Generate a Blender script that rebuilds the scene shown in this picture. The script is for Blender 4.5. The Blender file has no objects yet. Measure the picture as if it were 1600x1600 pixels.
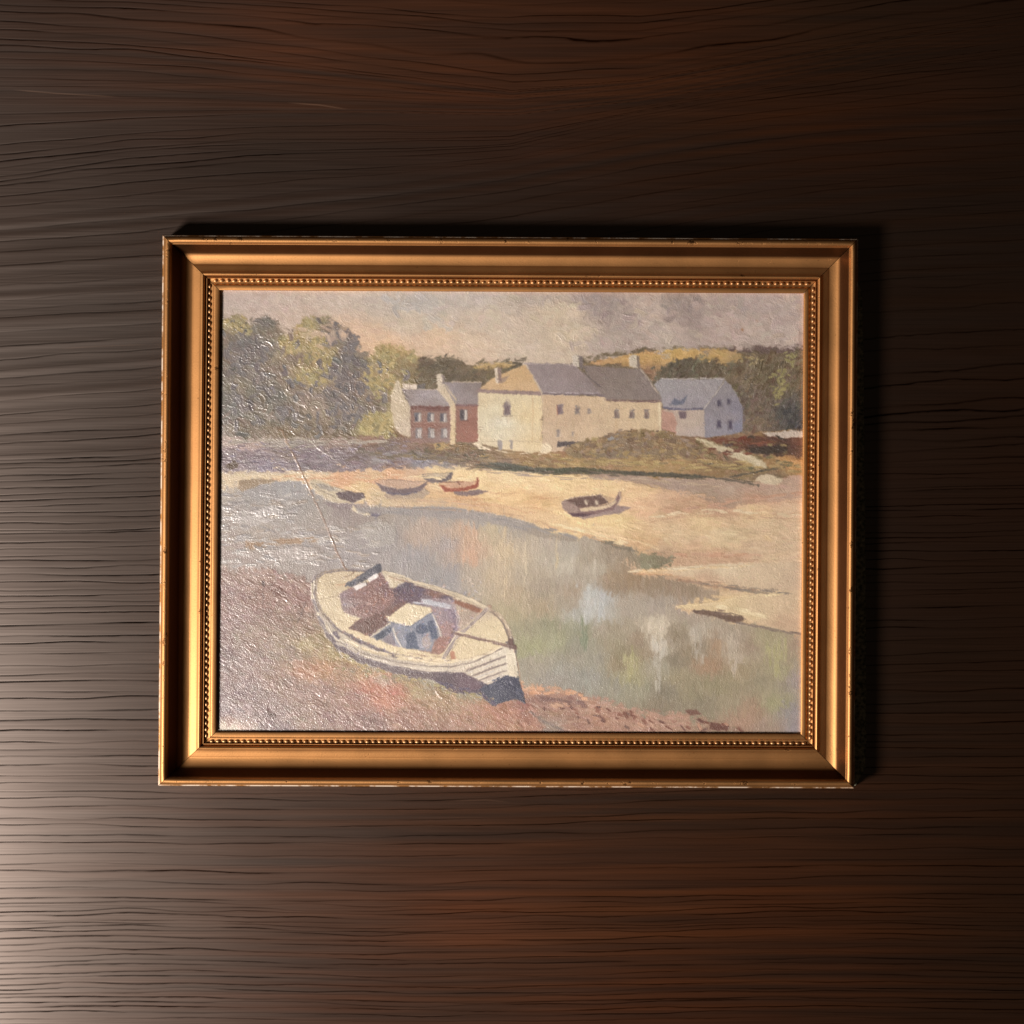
# A gilt-framed harbour oil painting lying on dark wavy-grained wood, lit by one soft lamp low at the left.
import bpy, math
import numpy as np

# ---------------------------------------------------------------- camera, world, lamp, exposure
sc = bpy.context.scene
U = 0.0005                      # one picture unit (1/1600 of the view) is half a millimetre at frame height
CAM_H, REF_Z = 1.32, 0.017
def at(px, py, z):              # picture units -> metres, at height z above the wood
    k = U*(CAM_H-z)/(CAM_H-REF_Z)
    return ((px-800)*k, (800-py)*k, z)
cam = bpy.data.cameras.new('camera'); co = bpy.data.objects.new('camera', cam); sc.collection.objects.link(co)
co.location = (0, 0, CAM_H); cam.sensor_width = 36; cam.lens = 36*(CAM_H-REF_Z)/(1600*U); cam.clip_start = .05; cam.clip_end = 50
sc.camera = co

world = bpy.data.worlds.new('World'); sc.world = world; world.use_nodes = True
wb = world.node_tree.nodes['Background']; wb.inputs[0].default_value = (1.0, .72, .48, 1); wb.inputs[1].default_value = .013
lamp = bpy.data.lights.new('lamp', 'AREA'); lamp.shape = 'DISK'; lamp.size = .46; lamp.energy = 84; lamp.color = (1.0, .91, .84)
lo = bpy.data.objects.new('lamp', lamp); sc.collection.objects.link(lo)
LAMP = (-1.42, -.84, 1.20)
lo.location = LAMP
from mathutils import Vector
lo.rotation_euler = Vector((0-LAMP[0], 0-LAMP[1], -LAMP[2])).to_track_quat('-Z', 'Y').to_euler()
sc.view_settings.view_transform = 'Standard'; sc.view_settings.look = 'None'
sc.view_settings.exposure = 0; sc.view_settings.gamma = 1; sc.view_settings.use_curve_mapping = False

# ---------------------------------------------------------------- the oil painting: pigment and impasto
import numpy as np
PS = 1.25                                   # paint samples per picture unit
CX0, CY0, CX1, CY1 = 334.0, 447.0, 1262.0, 1152.0
PW, PH = int((CX1-CX0)*PS), int((CY1-CY0)*PS)
rng = np.random.default_rng(11)

def vnoise(h, w, cy, cx, seed, octaves=1):
    r = np.random.default_rng(seed); out = np.zeros((h, w), np.float32); amp = 1.0; tot = 0
    for o in range(octaves):
        gy, gx = int(h/cy)+3, int(w/cx)+3
        g = r.uniform(-1, 1, (gy, gx)).astype(np.float32)
        y = np.arange(h)/cy; x = np.arange(w)/cx
        iy = y.astype(int); ix = x.astype(int)
        fy = (y-iy).astype(np.float32); fx = (x-ix).astype(np.float32)
        fy = (fy*fy*(3-2*fy))[:, None]; fx = (fx*fx*(3-2*fx))[None, :]
        a = g[iy][:, ix]; b = g[iy][:, ix+1]; c = g[iy+1][:, ix]; d = g[iy+1][:, ix+1]
        out += amp*((a*(1-fx)+b*fx)*(1-fy)+(c*(1-fx)+d*fx)*fy)
        tot += amp; amp *= .5; cy = max(cy/2, 1.01); cx = max(cx/2, 1.01)
    return out/tot

class Paint:
    def __init__(s):
        s.C = np.full((PH, PW, 3), (136, 118, 92), np.float32)
        s.Z = np.zeros((PH, PW), np.float32)
        ys, xs = np.mgrid[0:PH, 0:PW].astype(np.float32)
        s.X = CX0+(xs+.5)/PS; s.Y = CY0+(ys+.5)/PS
        s.nx = vnoise(PH, PW, 7, 7, 1, 2); s.ny = vnoise(PH, PW, 7, 7, 2, 2)
        s.ang = np.zeros((PH, PW), np.float32); s.siz = np.ones((PH, PW), np.float32)
        s.asp = np.full((PH, PW), 3.0, np.float32)
        s.jit = np.full((PH, PW), 7.0, np.float32); s.imp = np.full((PH, PW), .5, np.float32)
        s.n = 0
    def win(s, x0, y0, x1, y1, pad=3):
        a = max(int((x0-CX0)*PS)-pad, 0); b = min(int((x1-CX0)*PS)+pad+1, PW)
        c = max(int((y0-CY0)*PS)-pad, 0); d = min(int((y1-CY0)*PS)+pad+1, PH)
        return (slice(c, d), slice(a, b)) if b > a and d > c else None
    def mask(s, pts, wob=1.0):
        p = np.array(pts, np.float32)
        w = s.win(p[:, 0].min()-wob, p[:, 1].min()-wob, p[:, 0].max()+wob, p[:, 1].max()+wob)
        if w is None: return None, None
        x = s.X[w]+wob*s.nx[w]; y = s.Y[w]+wob*s.ny[w]
        m = np.zeros(x.shape, bool); n = len(p)
        for i in range(n):
            xa, ya = p[i]; xb, yb = p[(i+1) % n]
            if ya == yb: continue
            c = (ya > y) != (yb > y)
            m ^= c & (x < (xb-xa)*(y-ya)/(yb-ya)+xa)
        m = m.astype(np.float32)
        q = np.pad(m, 1, mode='edge')
        m = (q[:-2, 1:-1]+q[2:, 1:-1]+q[1:-1, :-2]+q[1:-1, 2:]+2*m)/6
        return w, m
    def poly(s, pts, col, wob=1.0, a=1.0, ang=None, siz=None, jit=None, imp=None, asp=None, z=0.0, mott=3.0):
        w, m = s.mask(pts, wob)
        if w is None: return
        if callable(col): c = col(s.X[w], s.Y[w])
        else: c = np.array(col, np.float32)[None, None, :]
        c = c+mott*(s.nx[w]+s.ny[w])[..., None]
        mm = (m*a)[..., None]
        s.C[w] = s.C[w]*(1-mm)+c*mm
        if z: s.Z[w] = s.Z[w]*(1-m*.5)+m*z
        k = m > .5
        for name, v in (('ang', ang), ('siz', siz), ('jit', jit), ('imp', imp), ('asp', asp)):
            if v is not None:
                t = getattr(s, name)[w]; t[k] = v
    def line(s, pts, wd, col, a=1.0, wob=.6, z=0.0, dry=0.0):
        p = np.array(pts, np.float32)
        for i in range(len(p)-1):
            (xa, ya), (xb, yb) = p[i], p[i+1]
            w = s.win(min(xa, xb)-wd-1, min(ya, yb)-wd-1, max(xa, xb)+wd+1, max(ya, yb)+wd+1)
            if w is None: continue
            x = s.X[w]+wob*s.nx[w]; y = s.Y[w]+wob*s.ny[w]
            dx, dy = xb-xa, yb-ya; L2 = dx*dx+dy*dy+1e-6
            t = np.clip(((x-xa)*dx+(y-ya)*dy)/L2, 0, 1)
            d = np.hypot(x-xa-t*dx, y-ya-t*dy)
            m = np.clip((wd/2-d)/.8+.5, 0, 1)*a*min(1, wd/.9)
            if dry: m = m*np.clip(.75+dry*s.ny[w]*2, 0, 1)
            mm = m[..., None]
            s.C[w] = s.C[w]*(1-mm)+np.array(col, np.float32)*mm
            if z: s.Z[w] += m*z
    def stroke(s, x, y, ang, wd, ln, col, hh=.5, curve=0.0, a=1.0):
        ca, sa = np.cos(ang), np.sin(ang)
        ex = abs(ca)*ln/2+abs(sa)*wd/2+1; ey = abs(sa)*ln/2+abs(ca)*wd/2+1+abs(curve)
        w = s.win(x-ex, y-ey, x+ex, y+ey, 0)
        if w is None: return
        dx = s.X[w]-x; dy = s.Y[w]-y
        u = (dx*ca+dy*sa)/(ln/2); v = (-dx*sa+dy*ca+curve*(u*u-.4))/(wd/2)
        br = BR[s.n % 64]; s.n += 1
        idx = np.clip(((v+1)*.5*31), 0, 31).astype(np.int16)
        b = br[idx]
        au = np.abs(u+.25*b); av = np.abs(v)
        m = np.clip((1-au)*5, 0, 1)*np.clip((1-av)*wd*.7, 0, 1)*a
        m = m*np.clip(1.25-np.clip(u, 0, 1)*(.5+b), 0, 1)
        mm = m[..., None]
        s.C[w] = s.C[w]*(1-mm)+(col+b[..., None]*5.0)*mm
        hgt = hh*(.45+.45*b+.7*av**4+.35*np.clip(u, 0, 1)**3)
        s.Z[w] = s.Z[w]*(1-m*.85)+hgt*m
BR = np.random.default_rng(5).uniform(-1, 1, (64, 32)).astype(np.float32)
BR = (BR+np.roll(BR, 1, 1))*.6

def fld(an, p=2.6):
    an = np.array(an, np.float32)
    def f(x, y):
        num = 0; den = 0
        for ax, ay, r, g, b in an:
            w = 1/((x-ax)**2+(1.7*(y-ay))**2+60)**(p/2)
            num = num+w[..., None]*np.array([r, g, b], np.float32); den = den+w
        return num/den[..., None]
    return f
def dabs(P, n, box, cols, wd, ln, ang, aj=.5, hh=.6, poly=None, cj=8):
    x0, y0, x1, y1 = box
    pm = None
    if poly is not None:
        w, m = P.mask(poly, 2)
        pm = np.zeros((PH, PW), np.float32); pm[w] = m
    k = 0
    for i in range(n*6):
        if k >= n: break
        x = rng.uniform(x0, x1); y = rng.uniform(y0, y1)
        if pm is not None:
            iy, ix = int((y-CY0)*PS), int((x-CX0)*PS)
            if not (0 <= iy < PH and 0 <= ix < PW) or pm[iy, ix] < .5: continue
        k += 1
        c = np.array(cols[rng.integers(len(cols))], np.float32)+rng.normal(0, cj)+rng.normal(0, 2, 3)
        P.stroke(x, y, ang+rng.normal(0, aj), wd*rng.uniform(.6, 1.4), ln*rng.uniform(.6, 1.4), c, hh*rng.uniform(.5, 1.4), rng.normal(0, wd*.3))

def compose(P):
    # ---- sky
    P.poly([(330,440),(1270,440),(1270,600),(330,700)], fld([
        (350,460,200,181,170),(420,470,204,184,172),(520,462,205,187,172),(600,465,196,184,172),(660,470,186,180,174),
        (400,520,206,184,168),(450,505,206,184,166),(540,525,222,188,156),(600,540,226,188,150),(640,505,205,188,166),(680,530,218,188,156),
        (740,462,190,180,172),(760,500,202,186,166),(740,545,212,188,162),(830,460,186,172,160),(860,490,202,184,160),(890,525,206,188,160),
        (930,465,168,152,146),(960,490,170,154,146),(985,505,176,160,150),(1020,480,190,172,160),(1040,520,188,172,160),(1070,470,164,148,140),(1085,505,168,150,144),
        (1120,470,178,160,152),(1140,510,190,168,158),(1200,470,186,168,162),(1245,460,192,172,166),(1240,520,188,170,162),(1180,530,190,172,160),
        (950,540,180,164,154),(880,560,200,182,160),(820,540,202,184,164)], 3.4), 0, ang=.3, siz=1.15, jit=5, imp=.35, asp=2.2)
    # ---- far hill
    P.poly([(890,560),(930,553),(1000,545),(1060,540),(1130,541),(1200,543),(1265,540),(1265,640),(890,640)], (120,104,80), 1.5, ang=0, siz=.55, jit=8, imp=.6)
    P.poly([(905,571),(950,560),(1000,550),(1060,543),(1130,545),(1180,560),(1170,575),(1050,568),(1030,585),(1020,596),(1000,575),(960,568)],
           fld([(920,568,196,152,96),(1000,556,206,164,92),(1060,550,206,168,90),(1120,555,196,160,92),(1010,585,150,118,92),(1150,562,176,146,96)]), 1.5, ang=.05, siz=.5, jit=8, imp=.5)
    P.poly([(1132,542),(1160,540),(1265,537),(1265,550),(1200,553),(1140,549)], (112,92,86), 1, ang=0, siz=.4, jit=6)
    # ---- dark wood right
    P.poly([(1020,596),(1032,578),(1048,566),(1082,559),(1110,563),(1135,572),(1165,560),(1190,563),(1225,553),(1265,545),(1265,690),(1140,690),(1100,650),(1050,640),(1030,620)],
           fld([(1040,580,102,92,76),(1080,570,100,92,74),(1120,575,112,98,76),(1160,590,122,104,80),(1200,570,112,98,74),(1220,600,118,104,80),(1190,630,122,104,88),(1180,660,128,108,88),(1245,565,120,104,80),(1230,640,84,82,80),(1250,655,78,78,80),(1160,620,112,98,84)]),
           2.5, ang=-.9, siz=.7, jit=11, imp=.8, asp=1.8)
    # ---- middle wood behind the small houses
    P.poly([(630,560),(655,556),(665,557),(690,554),(706,556),(722,562),(735,573),(745,566),(800,561),(816,564),(830,585),(830,640),(610,640),(610,580)],
           fld([(650,570,112,98,76),(690,570,104,92,74),(710,590,102,90,74),(660,600,118,104,78),(740,600,104,90,68),(770,595,116,100,70),(730,575,120,104,80),(810,566,98,88,72)]),
           2, ang=-.5, siz=.6, jit=8, imp=.6)
    P.poly([(738,572),(750,567),(800,563),(813,566),(795,575),(765,576),(745,577)], (186,156,98), 1, ang=0, siz=.4, jit=6)
    P.poly([(795,562),(815,561),(812,567),(800,566)], (92,84,70), .8)
    # ---- big trees left
    P.poly([(330,500),(352,495),(362,491),(376,494),(384,501),(395,503),(404,496),(413,491),(424,497),(436,505),(444,516),(447,528),(456,520),(468,508),(478,497),(497,493),(512,496),(526,504),(540,514),(552,523),(562,536),(570,548),(576,560),(582,545),(596,538),(622,538),(640,544),(656,556),(650,600),(640,640),(650,688),(560,692),(330,692)],
           fld([(360,502,163,148,104),(375,510,179,156,104),(400,500,135,122,108),(415,505,119,114,108),(435,520,141,126,108),(355,530,135,118,102),(380,535,115,112,112),(385,560,127,118,112),(350,560,139,120,102),(420,540,119,114,112),(450,530,183,158,100),(470,515,187,160,102),(480,510,177,156,102),(455,545,189,166,106),(500,500,155,144,102),(515,510,127,114,108),
                (535,520,119,108,108),(550,535,127,114,108),(500,530,183,162,100),(510,550,179,158,106),(465,560,137,120,108),(490,560,197,170,110),(480,580,177,154,108),(500,590,179,158,112),(520,575,119,112,108),(540,560,127,116,110),(560,565,113,108,108),(545,590,135,116,114),(560,605,139,118,114),
                (350,590,131,120,112),(400,590,129,118,110),(430,580,143,126,110),(370,600,137,126,102),(350,620,125,120,112),(420,620,113,108,102),(445,650,115,108,98),(400,640,133,122,108),(360,645,125,120,116),(480,620,147,128,114),(490,640,157,136,120),(500,660,139,122,100),(530,620,127,118,116),(560,640,127,118,114),(540,665,123,110,96),
                (580,560,167,150,102),(600,550,183,160,100),(625,545,187,158,102),(590,590,175,152,102),(575,600,173,156,102),(610,600,183,156,100),(640,570,145,126,86),(635,590,135,118,84),(575,620,137,118,100),(590,640,119,106,92),(595,650,189,174,108),(580,668,191,176,106),(610,650,183,166,108),(600,672,175,158,102),
                (380,670,127,112,92),(440,675,135,116,90),(350,678,157,146,132),(520,685,125,106,82),(620,680,133,102,74)], 3.6),
           2.5, ang=.75, siz=.8, jit=9, imp=.85, asp=1.7)

def compose_ground(P):
    # ---- grass bank in front of the houses, and the grey foreshore on the left
    P.poly([(330,682),(420,686),(480,686),(540,683),(600,680),(640,686),(700,692),(760,692),(850,704),(900,690),(960,680),(1060,676),(1160,676),(1265,670),(1265,760),(330,760)],
           fld([(350,690,195,172,162),(400,692,189,164,154),(450,695,168,158,148),(520,690,159,134,124),(580,690,149,114,94),(600,700,120,104,92),
                (350,710,142,126,130),(400,715,136,120,128),(450,708,138,120,112),(480,715,134,120,130),(420,725,142,130,148),(520,720,136,124,130),(560,712,122,106,104),(350,728,150,134,140),(550,728,142,124,130),
                (600,715,150,144,150),(640,712,140,136,142),(620,727,132,104,96),(660,720,148,146,160),(690,726,150,142,146),(640,700,139,108,92),(680,702,127,100,82),(700,710,117,94,80),(720,700,145,116,80),(690,695,185,146,96),(740,708,121,100,84),
                (760,712,149,124,92),(800,712,165,134,92),(820,715,159,128,84),(790,722,149,126,108),(860,710,167,132,84),(880,705,149,108,74),(850,725,147,122,86),(900,718,171,140,88),(940,700,149,120,104),(960,690,159,124,92),(1000,684,145,110,74),(1030,680,147,112,78),(1010,700,151,120,102),(1050,695,155,120,92),(1080,700,137,104,78),(1000,722,175,142,90),(1060,725,177,144,92),(1100,715,151,118,84),
                (1120,730,147,118,76),(1160,735,147,120,82),(1200,728,169,134,84),(1240,722,199,148,84),(1200,742,129,108,88),(1140,715,149,118,92)], 3.6),
           2, ang=.1, siz=.62, jit=9, imp=.7, asp=3.0)
    P.poly([(1095,685),(1140,684),(1200,680),(1265,676),(1265,716),(1230,714),(1180,708),(1140,698)], fld([(1120,690,124,76,54),(1160,690,116,72,54),(1200,690,112,70,54),(1180,702,86,66,54),(1220,700,74,60,52),(1250,692,120,74,56),(1250,708,112,80,62)]), 1.5, ang=.05, siz=.45, jit=7)
    # ---- sand
    P.poly([(330,738),(420,738),(500,739),(560,736),(620,733),(700,731),(745,733),(800,735),(860,741),(940,745),(1000,748),(1100,755),(1180,757),(1265,738),(1265,1160),(330,1160)],
           fld([(350,742,222,200,164),(400,748,228,204,160),(440,742,232,204,156),(500,745,232,200,158),(540,750,222,168,124),(580,740,218,182,138),(620,745,218,164,118),(640,738,212,176,142),(560,760,226,196,142),(600,775,212,188,150),
                (690,740,232,204,152),(740,750,238,210,154),(800,745,236,210,160),(780,765,232,200,146),(720,785,212,166,116),(800,775,234,198,140),(850,760,236,204,152),(840,780,220,180,124),(830,800,228,190,138),(880,755,238,208,150),
                (900,762,234,202,148),(950,758,236,204,150),(1000,765,228,192,142),(1000,790,232,190,146),(1040,780,218,180,142),(900,815,238,206,146),(960,815,232,204,144),(880,822,236,204,150),(940,835,232,200,150),(1000,850,212,174,126),
                (1060,790,196,156,120),(1120,795,198,156,124),(1180,800,228,196,148),(1240,800,220,188,150),(1200,775,202,156,122),(1240,760,200,164,138),(1100,815,228,198,148),(1060,835,222,194,150),(1130,840,218,194,150),(1200,830,216,188,148),(1240,850,216,188,152),
                (1080,860,212,176,136),(1040,870,184,152,120),(1120,872,208,166,128),(1180,868,212,182,146),(1080,890,220,196,158),(1130,892,224,202,164),(1200,895,218,190,152),(1060,908,196,160,124),(1120,908,204,168,132),(1240,900,212,184,150),(1200,945,224,196,150),(1130,948,226,198,144),(1160,958,218,188,146),(1230,960,212,178,138),(1240,985,206,172,134)], 3.8),
           1, ang=.07, siz=.85, jit=6, imp=.55, asp=4.0)
    P.poly([(900,742),(960,741),(1060,748),(1150,748),(1190,756),(1265,742),(1265,775),(1180,788),(1140,795),(1110,783),(1060,768),(1000,757)],
           fld([(930,746,172,146,128),(1000,750,174,148,130),(1060,760,176,152,136),(1100,775,172,148,128),(1140,788,170,142,118),(1140,765,182,158,138),(1200,765,190,160,138),(1180,780,196,152,122),(1250,760,196,164,142)]), 2, ang=.2, siz=.6, jit=5, imp=.35, asp=4)
    # ---- water
    water = fld([(350,765,176,166,154),(400,770,160,156,156),(450,765,158,156,158),(480,790,160,154,150),(350,800,168,156,150),(420,800,166,158,154),(500,800,166,156,148),(400,830,168,156,146),(350,850,168,150,144),(460,840,166,154,148),(560,800,156,142,136),(600,800,162,150,138),(600,840,156,150,150),(560,860,158,150,150),
        (540,790,146,132,132),(640,800,160,154,150),(690,805,162,156,152),(750,812,166,160,154),(800,820,164,158,150),(670,820,184,164,148),(660,840,180,160,144),(700,850,164,154,152),(720,830,190,164,142),(730,860,192,162,138),(738,850,200,166,138),(650,870,156,152,154),(700,900,152,148,150),(740,900,176,162,144),(690,920,152,148,148),
        (765,830,192,176,144),(790,860,200,180,146),(820,850,186,172,150),(770,900,190,172,142),(800,930,180,162,132),(830,900,178,164,142),(860,850,180,168,152),(890,860,178,170,156),(880,880,188,180,162),(850,920,166,152,132),(880,910,172,160,142),(920,870,170,156,134),(960,860,158,142,122),(1000,870,150,136,112),(930,890,178,168,150),(920,855,172,160,142),
        (960,900,164,142,114),(990,905,158,132,102),(960,920,152,132,108),(1030,915,152,132,108),(1080,920,156,136,112),(1120,932,168,148,124),(900,925,166,146,122),(850,950,170,152,122),(800,960,170,158,124),(820,985,156,150,122),(860,980,150,148,118),(870,1000,160,160,126),(830,1010,158,158,118),
        (920,928,186,190,188),(945,935,180,182,180),(918,955,184,188,186),(940,960,182,180,172),(905,960,170,170,160),(980,945,172,160,144),(1030,945,170,158,144),(1080,950,170,154,140),(890,945,168,156,136),
        (912,985,146,148,120),(905,1005,148,146,128),(935,985,166,154,136),(960,980,160,148,124),(900,1030,154,148,130),(930,1030,156,152,136),(880,1050,152,150,140),(980,1020,146,134,106),(960,1000,158,148,122),(970,1035,148,132,104),(985,1030,168,162,118),(980,1060,164,158,118),(1000,1000,158,140,116),(1010,1020,156,138,112),
        (1030,980,208,196,172),(1030,1010,196,188,172),(1030,1040,168,162,142),(1060,990,148,134,110),(1050,1030,142,130,108),(1080,1020,152,136,110),(1090,990,186,176,158),(1100,1010,152,138,116),(1120,1010,172,142,112),(1110,1040,166,136,106),(1140,1000,176,162,144),(1145,1020,186,172,150),(1170,1010,164,144,122),(1160,1050,166,150,118),
        (1200,1000,170,160,124),(1215,1010,172,164,126),(1220,1050,168,160,124),(1215,1100,164,160,120),(1190,1060,156,146,118),(1240,1010,172,150,128),(1245,1060,158,146,142),(1240,1110,150,144,146),(1250,1140,154,146,150),(1200,1140,160,138,120),(1170,1110,168,138,112),(1140,1100,158,146,118),(1160,1130,172,138,114),
        (1040,1080,136,128,108),(1030,1100,140,128,106),(1000,1080,152,148,124),(960,1070,150,146,130),(1080,1080,152,142,112),(1100,1100,146,136,112),(1060,1060,158,146,116),(1120,1070,152,142,110),(920,1060,150,150,140),(870,1060,152,146,136),(840,1040,160,152,134)], 3.8)
    P.poly([(330,762),(372,762),(392,756),(430,751),(478,752),(490,768),(530,783),(580,790),(640,792),(700,790),(760,800),(800,808),(840,818),(862,832),(900,838),(950,846),(985,856),(1006,866),(1046,877),(1040,886),(1000,890),(984,893),(992,898),(1040,902),(1085,912),(1130,922),(1118,936),(1075,942),(1054,948),(1062,953),(1085,957),(1125,962),(1155,972),(1200,980),(1265,994),(1265,1160),(700,1160),(500,1000),(440,960),(330,960)],
           water, 1.6, ang=1.57, siz=.8, jit=3, imp=.28, asp=3.2)
    # ---- near shore, right of the boat
    P.poly([(790,1060),(822,1066),(870,1073),(920,1084),(955,1092),(985,1106),(1040,1111),(1085,1116),(1120,1124),(1150,1138),(1190,1160),(700,1160)],
           fld([(830,1072,208,160,124),(870,1078,206,158,122),(850,1090,134,100,92),(890,1092,142,108,98),(820,1100,150,112,100),(920,1095,186,144,118),(960,1105,178,144,124),(870,1110,164,126,106),(940,1125,172,128,104),(900,1140,166,124,104),(1000,1125,176,134,112),(1050,1130,180,142,120),(1000,1145,172,134,112),(1100,1140,164,134,110),(860,1135,156,138,124),(800,1140,160,126,104),(1150,1148,152,128,106),(840,1145,138,124,114)]),
           1.6, ang=.15, siz=.6, jit=8, imp=.6)
    # ---- near shore, left
    P.poly([(330,888),(380,884),(430,890),(490,905),(505,960),(560,1035),(640,1060),(720,1085),(830,1100),(860,1160),(330,1160)],
           fld([(350,895,159,130,120),(400,895,165,136,124),(440,910,155,120,110),(350,930,151,118,112),(420,940,149,112,100),(470,940,149,112,102),(380,960,151,120,114),(350,980,141,112,108),(450,970,143,114,100),(400,990,155,130,114),(470,985,149,120,100),
                (500,1000,159,138,100),(530,1020,165,148,98),(480,1010,169,148,104),(450,1020,147,122,106),(400,1030,143,118,110),(350,1030,133,110,108),(560,1030,177,152,86),(590,1040,195,142,86),(510,1045,177,128,90),(480,1050,173,124,94),(540,1045,159,126,98),(610,1050,183,120,94),(620,1035,179,152,94),(640,1060,169,148,100),
                (600,1060,185,162,142),(580,1075,187,122,98),(620,1080,179,114,92),(650,1080,167,144,106),(600,1095,187,128,104),(560,1090,155,118,106),(500,1080,151,120,108),(450,1070,145,116,106),(380,1080,135,110,108),(350,1110,135,112,114),(358,1140,205,180,162),(420,1110,137,112,110),(440,1140,131,110,112),(480,1130,151,126,110),(520,1120,145,114,106),(580,1125,141,112,106),
                (640,1120,159,122,106),(700,1090,167,138,106),(720,1080,161,142,106),(740,1120,171,130,108),(780,1110,171,122,98),(700,1140,159,124,106),(800,1140,173,130,104),(680,1070,153,130,106),(840,1120,159,114,98),(820,1100,159,112,98)], 3.4),
           3, ang=.6, siz=.75, jit=11, imp=.55, asp=2.0)

def rework(P, layers):
    T = P.C.copy(); A = P.ang.copy()
    for wd, ln, n, al in layers:
        xs = rng.uniform(CX0, CX1, n); ys = rng.uniform(CY0, CY1, n)
        r1 = rng.normal(0, 1, n); r2 = rng.uniform(.65, 1.4, n); r3 = rng.normal(0, 1, (n, 3)); r4 = rng.normal(0, 1, n); r5 = rng.uniform(.65, 1.5, n)
        for i in range(n):
            iy = min(int((ys[i]-CY0)*PS), PH-1); ix = min(int((xs[i]-CX0)*PS), PW-1)
            s = P.siz[iy, ix]; j = P.jit[iy, ix]
            w = wd*s*r2[i]; l = max(w*1.3, w*P.asp[iy, ix]*ln*r5[i])
            c = T[iy, ix]+j*r1[i]+j*.28*r3[i]
            P.stroke(xs[i], ys[i], A[iy, ix]+.28*r4[i], w, l, c, P.imp[iy, ix]*r5[i], r3[i, 0]*w*.2, al)

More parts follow.
